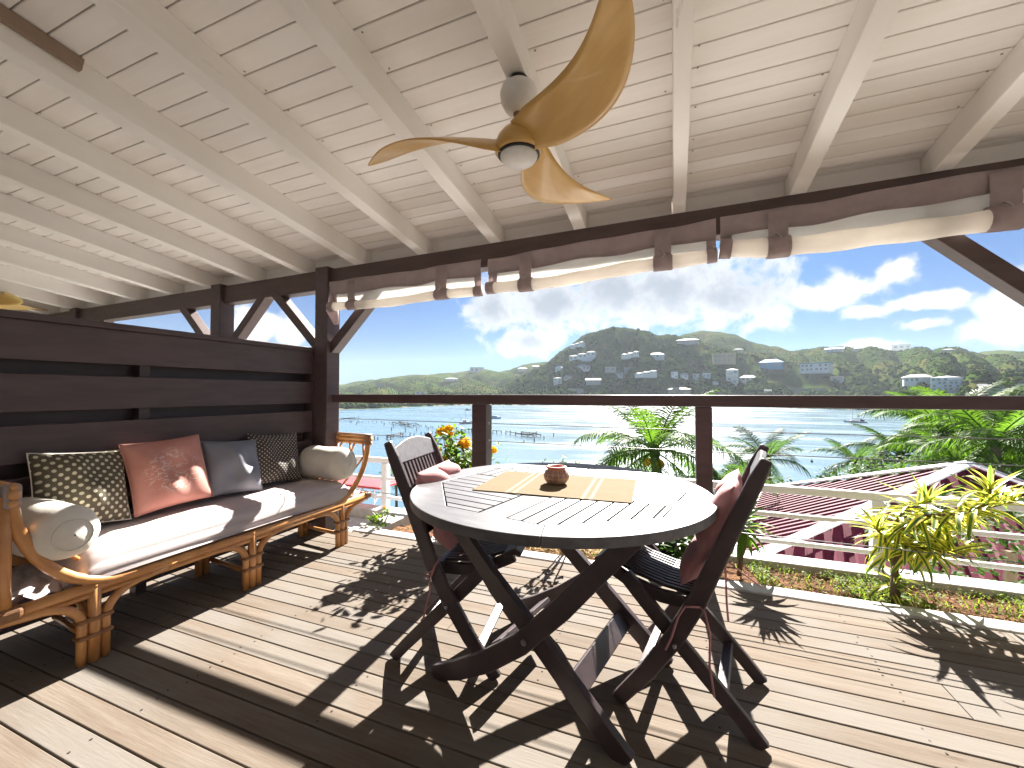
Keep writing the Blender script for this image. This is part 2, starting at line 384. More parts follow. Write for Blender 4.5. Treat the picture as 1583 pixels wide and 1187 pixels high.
RY = 3.30
wr = thing('white_railing', 'white metal railing with three horizontal rails on the low outer wall', 'railing', (0, RY, -.06))
for z, hh, dd in ((.397, .050, .045), (.224, .029, .03), (.042, .029, .03)):
    MB().lohi((-7, RY-dd/2, z-hh/2), (6.6, RY+dd/2, z+hh/2)).build('rail', M_WHITE, wr, bevel=.005)
for x in (-6.4, -4.5, -2.60, -.70, 1.20, 3.1, 4.98, 6.5):
    MB().lohi((x-.031, RY-.031, -.066), (x+.031, RY+.031, .372)).build('post', M_WHITE, wr, bevel=.004)

rb = thing('shelf_board', 'red painted shelf board on white brackets beyond the white railing', 'shelf', (-2.62, 3.35, .0))
MB().box((-3.03, 3.58, .105), (.66, .48, .024)).build('board', M_REDB, rb, bevel=.004)
for x in (-2.80, -3.26):
    MB().tube([(x, 3.375, -.08), (x, 3.375, .09), (x, 3.78, .09)], .010, 6).tube([(x, 3.385, -.05), (x, 3.45, .01), (x, 3.62, .087)], .008, 6).build('bracket', M_WHITE, rb)

# ------------------------------------------------------------------ dark railing
dr = thing('deck_railing', 'dark brown timber railing with thin steel cables along the terrace edge', 'railing', (-.5, 2.5, 0))
MB().lohi((-2.50, 2.465, .980), (1.60, 2.545, 1.043)).build('top_rail', M_RAIL, dr, bevel=.004)
MB().lohi((-1.25, 2.47, .007), (-1.145, 2.565, .978)).build('post', M_RAIL, dr, bevel=.004)
MB().lohi((.115, 2.47, .007), (.198, 2.555, .978)).build('post', M_RAIL, dr, bevel=.004)
for z in (.852, .737, .315):
    MB().tube([(-2.39, 2.50, z+.004), (-1.2, 2.50, z), (.157, 2.50, z-.003), (1.55, 2.5, z)], .0026, 6).build('cable', M_CABLE, dr)
fm = MB().lathe([(.007, -.006), (.007, .006)], 8, rot(0, 90, 0)).mesh('cable_ferrule')
for z in (.852, .737, .315):
    for x in (-2.382, -1.256, -1.139): o = link('cable_ferrule', fm, M_HOOK, dr); o.location = (x, 2.5, z)

# ------------------------------------------------------------------ timber frame
SL, TL = .137, .016
def RP(x, y, dz=0): return Vector((x, y, 2.042+TL*(x+.4)-SL*(y-2.43)+dz))
def ztop(x): return RP(x, 2.43).z
fr = thing('timber_frame', 'dark stained timber frame of posts, braces and eaves beam carrying the roof', 'frame', (-1, 2.48, 0))
MB().beam((-8, 2.485, ztop(-8)-.078), (6.2, 2.485, ztop(6.2)-.078), .10, .152).build('eaves_beam', M_DARKX, fr, bevel=.004)
for x in (-6.0, -3.713, -2.502, 1.60, 5.6):
    MB().lohi((x-.062, 2.40, .0), (x+.062, 2.53, ztop(x)+.012)).build('post', M_DARK, fr, bevel=.005)
def brace(x, s, z0=1.385, L=.50):
    MB().beam((x+s*.05, 2.475, z0), (x+s*(.05+L), 2.475, z0+L*.98), .07, .085, (0, 1, 0)).build('brace', M_DARKX, fr, bevel=.003)
for x, s in ((-3.713, -1), (-3.713, 1), (-2.502, -1), (-2.502, 1), (1.60, -1), (-6, 1)): brace(x, s)

# ------------------------------------------------------------------ roof
rf = thing('terrace_roof', 'sloping whitewashed board ceiling on white painted rafters over the terrace', 'roof', (-2, 1, 2.4))
ex = Vector((1, 0, TL)).normalized(); ey = Vector((0, 1, -SL)).normalized(); ez = ex.cross(ey); MR = Matrix((ex, ey, ez)).transposed()
y = 2.66; RD = .118
while y > -1.45:
    c = RP(-1.0, y-.045, RD+.010)
    o = MB().box((0, 0, 0), (14.4, .0865, .018)).build('ceiling_board', M_CEIL, rf, bevel=.003)
    o.location = c; o.rotation_euler = (MR @ rot(random.uniform(-.5, .5), 0, 0)).to_euler(); y -= .0903
MB().box(RP(-1.0, .58, RD+.045), (14.4, 4.2, .03), MR).build('roof_sheathing', M_GAP, rf)
MB().box(RP(-1.0, 2.685, RD-.02), (14.4, .025, .16), MR).build('fascia', M_CEIL, rf)
for i in range(-14, 11):
    x = .036+.553*i; wd = .074 if i != 0 else .062
    if i == -4: wd = .085
    me = MB().box((0, 0, 0), (wd, 4.16, RD))
    o = me.build('rafter', M_RAFT, rf, bevel=.004); o.location = RP(x, .58, RD/2); o.rotation_euler = MR.to_euler()

# ------------------------------------------------------------------ white house wall behind the photographer
hw_ = thing('house_wall', 'white rendered house wall with a closed white door behind the terrace', 'wall', (-.6, -1.45, 0))
MB().lohi((-8.2, -1.60, -.3), (6.2, -1.45, 2.95)).build('wall_face', M_WHITE, hw_)
MB().lohi((-.5, -1.449, .0), (1.3, -1.405, 2.05)).build('door', M_WHITE, hw_, bevel=.006)

MB().beam(RP(-2.118, -1.4, RD-.028), RP(-2.118, .86, RD-.028), .024, .05).build('raw_batten', M_GAP, rf, bevel=.002)
nl = MB()
for i in range(-10, 7):
    for q in range(40):
        if random.random() < .55: nl.lathe([(.0042, -.0012), (.0042, .001)], 6, None, RP(.036+.553*i+random.choice((-.055, .06)), 2.3-q*.0903+random.uniform(-.02, .02), RD+.001))
o = nl.build('nail_head', M_GAP, rf); o['kind'] = 'stuff'
# boards closing the gap between the rafters above the beam
for i in range(-14, 10):
    xa, xb = .036+.553*i+.040, .036+.553*(i+1)-.040
    xa -= .006; xb += .006
    MB().beam(RP(xa, 2.53, RD/2+.002), RP(xb, 2.53, RD/2+.002), .018, RD+.002).build('blocking_board', M_CEIL, rf, bevel=.002)

# ------------------------------------------------------------------ privacy screen
ps = thing('privacy_screen', 'tall dark brown slatted timber screen wall behind the rattan daybed', 'screen', (-2.6, .8, 0))
for z0, z1 in ((1.20, 1.370), (.977, 1.138), (.757, .917), (.53, .693), (.30, .466), (.06, .24)):
    MB().lohi((-2.612, -1.1, z0), (-2.58, 2.40, z1)).build('slat', M_DARK, ps, bevel=.003)
for z0, z1 in ((1.10, 1.26), (.88, 1.03), (.66, .80), (.43, .57), (.2, .34)):
    MB().lohi((-2.700, -1.1, z0), (-2.672, 2.42, z1)).build('back_slat', M_DARK, ps, bevel=.003)
MB().lohi((-2.671, 2.402, .0), (-2.566, 2.50, 1.369)).build('batten', M_DARK, ps, bevel=.002)
for y in (-.2, 1.335):
    MB().lohi((-2.670, y-.024, .0), (-2.614, y+.024, 1.369)).build('batten', M_DARK, ps, bevel=.002)
MB().lohi((-2.72, -1.1, 1.371), (-2.566, 2.50, 1.402)).build('cap_rail', M_DARK, ps, bevel=.004)

# ------------------------------------------------------------------ roll-up blinds
def blind(label, x0, x1, straps, sag, zr, seed):
    rs = random.Random(seed); B = thing('roll_up_blind', label, 'blind', ((x0+x1)/2, 2.36, 1.7), 0, 'roll-up blinds under the eaves beam')
    N = 28
    def top(x): return ztop(x)-.135+.068*min(1, max(0, (x+1.1)/2.5))
    def zroll(x):
        t = (x-x0)/(x1-x0); return zr[0]+(zr[1]-zr[0])*t - sag*math.sin(math.pi*t)*.6 + .006*math.sin(9*t+seed)
    def wob(x, k): return 2.385+.010*math.sin(x*7+seed)+.006*math.sin(x*19+k)
    def strip(name, z0f, z1f, y, m, a, b, nn=N, th=.004):
        mb = MB(); rows = 4; vs, fs = [], []
        for side in (0, 1):
            for i in range(nn+1):
                x = a+(b-a)*i/nn
                for j in range(rows+1):
                    z = z0f(x)+(z1f(x)-z0f(x))*j/rows
                    vs.append((x, y(x)+th*side+.004*math.sin(j*1.7+x*11), z))
        K = (nn+1)*(rows+1)
        for i in range(nn):
            for j in range(rows):
                q = i*(rows+1)+j; fs.append((q, q+rows+1, q+rows+2, q+1)); fs.append((K+q+1, K+q+rows+2, K+q+rows+1, K+q))
        for i in range(nn):
            q = i*(rows+1); fs.append((q, q+rows+1, K+q+rows+1, K+q)); q += rows; fs.append((K+q, K+q+rows+1, q+rows+1, q))
        mb.v, mb.f = [Vector(v) for v in vs], fs
        return mb.build(name, m, B, smooth=True)
    VH = .092
    strip('valance', lambda x: top(x)-VH+.006*math.sin(x*13+seed), lambda x: top(x)+.01, lambda x: wob(x, 1)-.012, M_BLIND, x0, x1)
    strip('clear_panel', zroll, lambda x: top(x)-VH+.02, lambda x: wob(x, 2)+.004, M_FILM, x0+.03, x1-.03)
    for a, b in ((x0, x0+.055), (x1-.045, x1)):
        strip('side_border', lambda x: zroll(x)+.01, lambda x: top(x)-VH+.02, lambda x: wob(x, 2)-.004, M_BLIND, a, b, 3)
    r = (.031, .036, .046)[seed-1]
    rl = MB(); pts = [(x0+.005+(x1-x0-.01)*i/22, 2.372, zroll(x0+(x1-x0)*i/22)) for i in range(23)]
    rl.tube(pts, [r*(1+.07*math.sin(i*1.3+seed)) for i in range(23)], 12).build('roll', M_ROLL, B, smooth=True)
    for a, b in ((x0-.003, x0+.05), (x1-.045, x1+.003)):
        rl = MB(); rl.tube([(a+(b-a)*i/3, 2.372, zroll(min(max(a+(b-a)*i/3, x0), x1))) for i in range(4)], r*1.10, 12).build('roll_end', M_BLIND, B, smooth=True)
    for s, wd in straps:
        strip('strap', lambda x: zroll(x)+.028, lambda x: top(x)-.01, lambda x: 2.352, M_BLIND, s-wd/2, s+wd/2, 4)
        MB().tube([(s-wd/2-.006, 2.370, zroll(s)), (s+wd/2+.006, 2.370, zroll(s))], r*1.16, 14).build('strap_band', M_BLIND, B, smooth=True)
        MB().tube([(s-.012, 2.345, zroll(s)+.06), (s, 2.332, zroll(s)+.048), (s+.010, 2.332, zroll(s)+.036), (s, 2.330, zroll(s)+.022), (s-.010, 2.334, zroll(s)+.030)], .0035, 6).build('hook', M_HOOK, B, smooth=True)
    if seed == 1: MB().tube([(x0+.02, 2.41, top(x0)-.02), (x0-.01, 2.41, zroll(x0)-.02), (x0+.02, 2.42, zroll(x0)-.12)], [.03, .045, .018], 8).build('hanging_end', M_BLIND, B, smooth=True)
blind('short rolled up blind next to the corner post, leftmost under the beam', -2.39, -1.135, ((-2.17, .065), (-1.42, .085)), .006, (1.690, 1.708), 1)
blind('middle rolled up blind hanging above the fan blade and the two rail posts', -1.09, .215, ((-.83, .075), (-.045, .085)), .022, (1.713, 1.779), 2)
blind('sagging rolled up blind at the right end of the eaves beam', .235, 1.52, ((.49, .085), (1.31, .10)), .06, (1.800, 1.822), 3)

# ------------------------------------------------------------------ ceiling fans
def fan(loc, ang0, mount, label):
    F = thing('ceiling_fan', label, 'ceiling fan', (loc[0], loc[1], mount), 0, 'ceiling fans')
    x, y, z = loc; o = (x, y, 0)
    MB().lathe([(.030, mount+.004), (.036, mount-.004), (.034, mount-.022), (.028, mount-.034)], 16, None, o).build('mount_bracket', M_BLACK, F, smooth=True)
    cz = mount-.022
    MB().lathe([(.048, cz), (.062, cz-.012), (.068, cz-.034), (.064, cz-.062), (.050, cz-.088), (.030, cz-.103), (.016, cz-.106)], 28, None, o).build('canopy', M_FANW, F, smooth=True)
    MB().lathe([(.018, cz-.100), (.021, cz-.106), (.019, cz-.112), (.0105, cz-.115), (.0105, z+.098)], 14, None, o).build('down_rod', M_COPPER, F, smooth=True)
    MB().lathe([(.014, z+.108), (.020, z+.100), (.020, z+.090), (.014, z+.084)], 14, None, o).build('rod_collar', M_BLACK, F, smooth=True)
    MB().lathe([(.018, z+.088), (.036, z+.082), (.060, z+.066), (.077, z+.044), (.085, z+.018), (.086, z-.004), (.080, z-.012), (.073, z-.013)], 32, None, o).build('motor_housing', M_FANY, F, smooth=True)
    MB().lathe([(.074, z-.010), (.075, z-.018), (.069, z-.020)], 32, None, o).build('light_ring', M_BLACK, F, smooth=True)
    MB().lathe([(.068, z-.016), (.066, z-.026), (.058, z-.038), (.042, z-.048), (.022, z-.053), (.004, z-.054)], 32, None, o).build('light_globe', M_GLOBE, F, smooth=True)
    # scimitar blade, mesh shared by the three blades
    vs, fs = [], []; NL, NW = 26, 8
    for side in (1, -1):
        for i in range(NL+1):
            t = i/NL; r = .045+.555*t
            ch = .066*(1-t)**1.6+.142*math.sin(math.pi*min(1, t*.80+.14))**.8*(1 if t < .8 else math.sqrt(max(0, 1-((t-.8)/.2)**2))*.97+.03)
            if t < .12: ch = ch*(t/.12)+.115*(1-t/.12)
            sweep = .105*math.sin(math.pi*t*.92)-.065*t*t-.01
            tw = -(R(38)*(1-t)**1.4+R(9)); zz = .022*(1-t)**2+.020*t*t
            for j in range(NW+1):
                q = j/NW-.5; cc = q*ch
                th = .0075*(1-.55*t)*math.sqrt(max(0, 1-(2*q)**2))*side+.0008*side
                camber = -.010*(1-(2*q)**2)*(1-t*.5)
                vs.append((r, sweep+cc*math.cos(tw)-th*math.sin(tw), zz+cc*math.sin(tw)+th*math.cos(tw)-camber))
    K = (NL+1)*(NW+1)
    for i in range(NL):
        for j in range(NW):
            q = i*(NW+1)+j; fs.append((q, q+NW+1, q+NW+2, q+1)); fs.append((K+q+1, K+q+NW+2, K+q+NW+1, K+q))
    for i in range(NL):
        for j in (0, NW): q = i*(NW+1)+j; fs.append((q, q+NW+1, K+q+NW+1, K+q) if j else (K+q, K+q+NW+1, q+NW+1, q))
    bm_ = MB(); bm_.v, bm_.f = [Vector(v) for v in vs], fs; me = bm_.mesh('blade')
    for p in me.polygons: p.use_smooth = True
    for a in ang0:
        b = link('blade', me, M_FANY, F); b.matrix_parent_inverse = Matrix(); b.location = (0, 0, z-mount); b.rotation_euler = (0, 0, R(a)); b.scale = (1.13, 1.05, 1) if a == -48 else (1, 1, 1)
    return F
fan((-.508, 1.372, 1.925), (193, 70, -48), RP(-.517, 1.372).z, 'ochre three blade ceiling fan with a white globe hanging from a rafter above the table')
p = atZ(24, 452, 1.97)
fan((p.x-.70, p.y+.02, 1.955), (0, 120, 240), RP(p.x-.6, p.y).z, 'ceiling fan with only a tan blade tip showing over the screen')

# ------------------------------------------------------------------ rattan daybed
bed = thing('rattan_daybed', 'honey coloured rattan daybed with a pale pink mattress along the dark screen', 'daybed', (-2.35, 1.6, 0))
XF, XB = -2.145, -2.555
def legset(x, y, tone=M_RATTAN, main=True):
    L = MB()
    if main:
        L.tube([(x, y, 0), (x, y, .30)], .0205, 12)
        L.build('leg', tone, bed, smooth=True)
        for s in (-1, 1):
            L = MB(); pts = [(x, y+s*.036, 0), (x, y+s*.036, .155)]
            for q in range(1, 9): a = R(90)*q/8; pts.append((x, y+s*(.036+.135*(1-math.cos(a))), .155+.105*math.sin(a)))
            pts.append((x, y+s*.25, .268)); L.tube(pts, .0165, 10).build('leg_arch', tone, bed, smooth=True)
        for z in (.105, .168):
            vs = [];
            L = MB(); L.box((x, y, z), (.050, .112, .017)).build('leg_binding', M_RATDK, bed, bevel=.012, seg=3)
    else:
        L.tube([(x, y-.02, 0), (x, y-.02, .29)], .019, 8); L.tube([(x, y+.02, 0), (x, y+.02, .29)], .019, 8); L.build('leg', tone, bed, smooth=True)
for y in (.94, 1.60, 2.255): legset(XF, y)
for y in (.75, 1.60, 2.30): legset(XB, y, M_RATTAN, False)
for x in (XF, XB):
    MB().tube([(x, .71, .292), (x, 1.6, .286), (x, 2.50, .292)], .021, 12).build('seat_rail', M_RATTAN, bed, smooth=True)
    MB().tube([(x, .80, .262), (x, 1.6, .256), (x, 2.40, .262)], .012, 10).build('lower_rail', M_RATTAN, bed, smooth=True)
for y in (.71, 2.50):
    MB().tube([(XB-.02, y, .292), (XF+.02, y, .292)], .021, 12).build('end_rail', M_RATTAN, bed, smooth=True)
    MB().lohi((XF-.03, y-.035, .268), (XF+.028, y+.035, .316)).build('corner_binding', M_RATDK, bed, bevel=.016, seg=3)
for y, s in ((.94, 1), (1.60, 1), (2.255, 1)):
    MB().tube([(XF, y, .15), (XF-.2, y, .26)], .013, 8).tube([(XF-.02, y, .075), (XB+.02, y+.04, .075)], .013, 8).build('stretcher', M_RATTAN, bed, smooth=True)
for s, y0, ye in ((-1, 1.03, .71), (1, 2.17, 2.515)):        # curved arm ends
    for x in (XF, XB):
        pts = []
        for q in range(13):
            t = q/12; a = R(90)*t
            pts.append((x, y0+(ye-y0)*math.sin(a)**1.05, .293+.422*(1-math.cos(a))**1.0))
        pts.insert(0, (x, y0-s*.14, .286)); pts.insert(0, (x, y0-s*.2, .284))
        MB().tube(pts, .020, 12).build('arm_curve', M_RATTAN, bed, smooth=True)
    xx = .01
    for dz, rr in ((0, .017), (-.030, .014), (.026, .012)):
        MB().tube([(XB-.03, ye, .715+dz), (XF+.03, ye-.0*s, .705+dz)], rr, 10).build('arm_rail', M_RATTAN, bed, smooth=True)
    MB().lohi((XF-.022, ye-.024, .655), (XF+.024, ye+.024, .742)).build('arm_binding', M_RATDK if s > 0 else M_BLIND, bed, bevel=.014, seg=3)
    for i in range(6):
        x = XB+.05+(XF-XB-.1)*i/5
        MB().tube([(x, ye, .70), (x+(.035 if i % 2 else -.035), ye-.10*s*.3, .58), (x, ye-.20*s, .40)], .008, 6).build('arm_spindle', M_RATTAN, bed, smooth=True)
for x in (XF, XB): MB().tube([(x, .70, .295), (x, .695, .70)], .019, 12).build('arm_post', M_RATTAN, bed, smooth=True)
if True:   # mattress under a wrinkled sheet
    NY, prof = 130, []
    for q in range(30):
        t = q/29
        if t < .62: a = t/.62; prof.append((XB-.015+(XF-XB-.065)*a, .440-.012*a*a, 0))
        else: a = R(90)*(t-.62)/.38; prof.append((XF-.075+.085*math.sin(a), .428-.105*(1-math.cos(a))-.008*a, a/R(90)))
    vs, fs = [], []
    for i in range(NY+1):
        yy = .90+(2.35-.90)*i/NY; e = min(1, min(yy-.90, 2.35-yy)/.09); e = math.sqrt(max(0, 1-(1-e)**2))
        for j, (x, z, fr_) in enumerate(prof):
            wv = .0052*math.sin(j*2.4+yy*1.3+1.5*math.sin(yy*2.3))*fr_+.0035*math.sin(j*1.9+yy*2.2+math.sin(yy*3))*(.35+fr_)+.003*math.sin(j*.9-yy*4.1)*fr_+.004*math.sin(yy*5.3)*(1-fr_)*math.sin(x*9)
            vs.append((x+wv*fr_*.8, yy+.02*math.sin(x*5)*0, .30+(z-.30)*(.35+.65*e)+wv))
    m_ = len(prof)
    for i in range(NY):
        for j in range(m_-1): q = i*m_+j; fs.append((q, q+1, q+m_+1, q+m_))
    k0 = len(vs)
    numpy_mesh('mattress', vs, fs, M_SHEET, bed, smooth=True)
    MB().lohi((XB-.01, .86, .285), (XF-.025, 2.40, .33)).build('mattress_base', M_SHEET, bed)
    for (ya, yb_) in ((.715, .92), (2.33, 2.50)):
        vs, fs = [], []; k0 = 0
        for i in range(31):
            for j in range(9):
                x = XB+.01+(XF-XB-.03)*i/30; yy = ya+(yb_-ya)*j/8
                vs.append((x, yy, .315+.016*math.sin(i*1.7+j)+.012*math.sin(j*2.1+i*.6)+random.uniform(0, .006)))
        for i in range(30):
            for j in range(8): q = k0+i*9+j; fs.append((q, q+9, q+10, q+1))
        numpy_mesh('sheet_end', vs, fs, M_SHEET, bed, smooth=True)

def bolster(label, y, z, x0, x1, r, seed):
    T = thing('bolster', label, 'bolster', ((x0+x1)/2, y, z-r), 0, 'cream bolsters on the daybed')
    vs, fs = [], []; N, Mz = 30, 34; rs = random.Random(seed)
    for i in range(Mz+1):
        t = i/Mz; e = abs(2*t-1); rr = r*(1-max(0, (e-.62)/.38)**2.4*.999)**.5*(1+.02*math.sin(t*9+seed))
        for j in range(N):
            a = 2*math.pi*j/N; q = rr*(1+.018*math.sin(3*a+t*7+seed)+.012*math.sin(7*a-t*12))
            zz = math.sin(a)*q; zz = zz if zz > -r*.86 else -r*.86+(zz+r*.86)*.2
            vs.append((x0+(x1-x0)*t, y+math.cos(a)*q, z+zz))
    for i in range(Mz):
        for j in range(N): a, b = i*N+j, i*N+(j+1) % N; fs.append((a, a+N, b+N, b))
    numpy_mesh('bolster_cover', vs, fs, M_BOLST, T, smooth=True)
    for s in (x0+.004, x1-.004):
        pp = MB().tube([(s+(.008 if s < y*0+x0+.1 else -.008), y+math.cos(a_)*r*.55, z+math.sin(a_)*r*.55) for a_ in [2*math.pi*q/20 for q in range(21)]], .003, 5, False)
        pp.build('piping', M_BOLST, T, smooth=True)
bolster('cream bolster at the far end of the daybed, under the arm rail', 2.315, .545, -2.55, -2.13, .118, 1)
bolster('white bolster with its round end showing at the near end of the daybed', .855, .525, -2.56, -2.085, .105, 4)

def pillow(name, label, center, wd, hh, th, lean, yaw, roll, m, seed, cat='cushion', group=None, pinch=.10, piping=None):
    T = thing(name, label, cat, (center[0], center[1], center[2]-hh/2), 0, group)
    N = 26; vs, fs = [], []; rs = random.Random(seed); ph = [rs.uniform(0, 6) for _ in range(6)]
    M3 = rot(0, 0, 90+yaw) @ rot(90-lean, 0, 0) @ rot(0, 0, roll)
    for side in (1, -1):
        for i in range(N+1):
            for j in range(N+1):
                u, v = 2*i/N-1, 2*j/N-1
                e = (1-abs(u)**2.6)*(1-abs(v)**2.6); z = th/2*max(0, e)**.55*side
                k = pinch; x = u*wd/2*(1-k*(1-v*v)*0-k*.55*(1-abs(v)**2)*abs(u)**3); y = v*hh/2*(1-k*.55*(1-abs(u)**2)*abs(v)**3)
                z += e*.010*(math.sin(3.1*u+2*v+ph[0])+math.sin(5*v-3*u+ph[1])+.7*math.sin(8*u+ph[2]+3*v))
                vs.append((x, y, z))
    K = (N+1)**2
    for i in range(N):
        for j in range(N):
            q = i*(N+1)+j; fs.append((q, q+N+1, q+N+2, q+1)); fs.append((K+q+1, K+q+N+2, K+q+N+1, K+q))
    o = numpy_mesh(name+'_cover', vs, fs, m, None, smooth=True)
    o.parent = T; o.location = (0, 0, hh/2); o.rotation_euler = M3.to_euler()
    wl = o.modifiers.new('weld', 'WELD'); wl.merge_threshold = .0008
    pts = [vs[i*(N+1)] for i in range(N+1)]+[vs[N*(N+1)+j] for j in range(1, N+1)]+[vs[i*(N+1)+N] for i in range(N-1, -1, -1)]+[vs[j] for j in range(N-1, -1, -1)]
    pp = MB().tube(pts, .0026, 5, False).build('piping', piping or m, T, smooth=True); pp.matrix_parent_inverse = Matrix(); pp.location = (0, 0, hh/2); pp.rotation_euler = M3.to_euler()
    return T
G = 'cushions leaning on the screen'
pillow('cushion', 'olive cushion with cream polka dots, largest dots, nearest the white bolster', (-2.475, 1.035, .628), .335, .345, .13, 20, 4, -5, M_DOT1, 3, group=G, piping=M_BOLST)
pillow('cushion', 'salmon pink cushion with a faded white print', (-2.462, 1.372, .640), .36, .36, .14, 18, -2, 3, M_PINK, 5, group=G)
pillow('cushion', 'plain blue grey satin cushion between the pink and the dark dotted cushions', (-2.472, 1.715, .612), .325, .325, .12, 19, -3, -4, M_GREY, 8, group=G)
pillow('cushion', 'dark brown cushion with small white dots, nearest the corner post', (-2.492, 2.015, .618), .345, .335, .11, 15, -5, -4, M_DOT2, 12, group=G)

# ------------------------------------------------------------------ round folding table
TC = Vector((-.41, 1.53, 0)); TA = R(-12); TR, TZ = .545, .700
tb = thing('folding_table', 'round dark slatted folding table on crossed legs in the middle of the deck', 'table', TC, TA)
def loc(o): o.matrix_parent_inverse = Matrix(); return o
RI = .462; octo = [(RI*math.cos(R(22.5+45*i)), RI*math.sin(R(22.5+45*i))) for i in range(8)]
def octr(a):
    a = (math.degrees(a)) % 45; return RI*math.cos(R(22.5))/math.cos(R(a-22.5)) if False else RI*math.cos(R(22.5))/math.cos(R(((a+22.5) % 45)-22.5))
for q in range(4):
    a0, a1 = R(-67.5+90*q)+.0007, R(22.5+90*q)-.0007; nn = 28; poly = []
    for i in range(nn+1): a = a0+(a1-a0)*i/nn; poly.append((TR*math.cos(a), TR*math.sin(a)))
    for a in (a1, R(-22.5+90*q), a0): poly.append((octr(a)*math.cos(a), octr(a)*math.sin(a)))
    o = loc(MB().prism(poly, TZ-.030, TZ).build('rim_segment', M_TTOP, tb, bevel=.0025, seg=2))
    o.data.transform(Matrix.Identity(4))
def clip(poly, nx, ny, d):
    out = []
    for i in range(len(poly)):
        a, b = poly[i], poly[(i+1) % len(poly)]; da, db = a[0]*nx+a[1]*ny-d, b[0]*nx+b[1]*ny-d
        if da <= 0: out.append(a)
        if da*db < 0: t = da/(da-db); out.append((a[0]+(b[0]-a[0])*t, a[1]+(b[1]-a[1])*t))
    return out
oc2 = [(x*.990, y*.990) for x, y in octo]
HW = .048
loc(MB().prism(clip(clip(octo, 1, 0, HW), -1, 0, HW), TZ-.026, TZ-.002).build('cross_bar', M_TTOP, tb, bevel=.0008, seg=1))
for s in (1, -1):
    pl = clip(clip(clip(octo, 0, 1, HW*.7), 0, -1, HW*.7), -s, 0, -(HW+.002))
    loc(MB().prism(pl, TZ-.026, TZ-.002).build('cross_bar', M_TTOP, tb, bevel=.0008, seg=1))
for sx, sy, ax in ((-1, -1, 0), (1, -1, 1), (1, 1, 0), (-1, 1, 1)):
    base = clip(clip(oc2, -sx, 0, -(HW+.006)), 0, -sy, -(HW*.7+.006)); pw = .0505; k = 0
    start = HW*.7+.006 if ax == 0 else HW+.006
    while start+k*pw < RI:
        lo = start+k*pw; hi = lo+pw-.0065; s = sy if ax == 0 else sx; nx, ny = (0, s) if ax == 0 else (s, 0)
        pl = clip(clip(base, nx, ny, hi), -nx, -ny, -lo); k += 1
        if len(pl) >= 3 and abs(sum(pl[i][0]*pl[(i+1) % len(pl)][1]-pl[(i+1) % len(pl)][0]*pl[i][1] for i in range(len(pl)))) > 4e-4:
            loc(MB().prism(pl, TZ-.024, TZ-.001).build('table_slat', M_TTOP, tb, bevel=.0008, seg=1))
for v in (-.225, .275):
    o = -1 if v < 0 else 1
    loc(MB().flatbar([(.335, -.0), (.20, .115), (.03, .265), (-.16, .425), (-.40, .652)], [.062, .066, .064, .058, .052], .030, None, (0, v, 0)).build('leg', M_FURN, tb, bevel=.004))
    loc(MB().flatbar([(-.385, .012), (-.27, .062), (-.14, .138), (0, .245), (.15, .40), (.28, .552), (.37, .655)], [.052, .064, .070, .068, .066, .060, .056], .030, None, (0, v-.034*o*-1, 0)).build('leg', M_FURN, tb, bevel=.004))
    loc(MB().lathe([(.010, -.04), (.010, .04)], 10, rot(90, 0, 0), (.02, v+.017*o, .262)).build('pivot_bolt', M_HOOK, tb))
loc(MB().beam((.165, -.205, .135), (.165, .255, .135), .072, .020, (.75, 0, .66)).build('stretcher', M_FURN, tb, bevel=.003))
loc(MB().beam((-.17, -.16, .135), (-.17, .21, .135), .055, .020, (-.6, 0, .8)).build('stretcher', M_FURN, tb, bevel=.003))
for x in (-.40, .37): loc(MB().beam((x, -.30, .655), (x, .34, .655), .05, .030).build('bearer', M_FURN, tb, bevel=.003))
for y in (-.19, .24): loc(MB().beam((-.43, y*1.5, .655), (.40, y*1.5, .655), .03, .034).build('apron', M_FURN, tb, bevel=.003))

mt = MB(); pc = [atZ(730, 757, TZ+.002), atZ(783, 728, TZ+.002), atZ(985, 741, TZ+.002), atZ(975, 778, TZ+.002)]
ctr = sum(pc, Vector())/4; ang = math.atan2((pc[2]-pc[1]).y+(pc[3]-pc[0]).y, (pc[2]-pc[1]).x+(pc[3]-pc[0]).x)
wx = ((pc[2]-pc[1]).length+(pc[3]-pc[0]).length)/2; wy = ((pc[1]-pc[0]).length+(pc[2]-pc[3]).length)/2
o = MB().box((0, 0, 0), (wx, wy*.98, .0022)).build('placemat', M_STRAW, None); o.location = (ctr.x, ctr.y, TZ+.0016); o.rotation_euler = (0, 0, ang)
tag(o, 'straw coloured woven bamboo mat lying across the round table', 'placemat')
pp = atZ(858, 749, TZ+.003)
pot = MB().lathe([(.026, 0), (.040, .006), (.049, .020), (.051, .033), (.046, .046), (.036, .054), (.034, .058), (.041, .063), (.041, .067), (.034, .069), (.029, .064), (.027, .050), (.030, .03)], 32).build('ashtray_pot', M_POT, None, smooth=True)
pot.location = (pp.x, pp.y+.02, TZ+.003); pot.scale = (.98, .98, 1.0); tag(pot, 'small patterned clay pot with a red lip standing on the bamboo mat', 'pot')

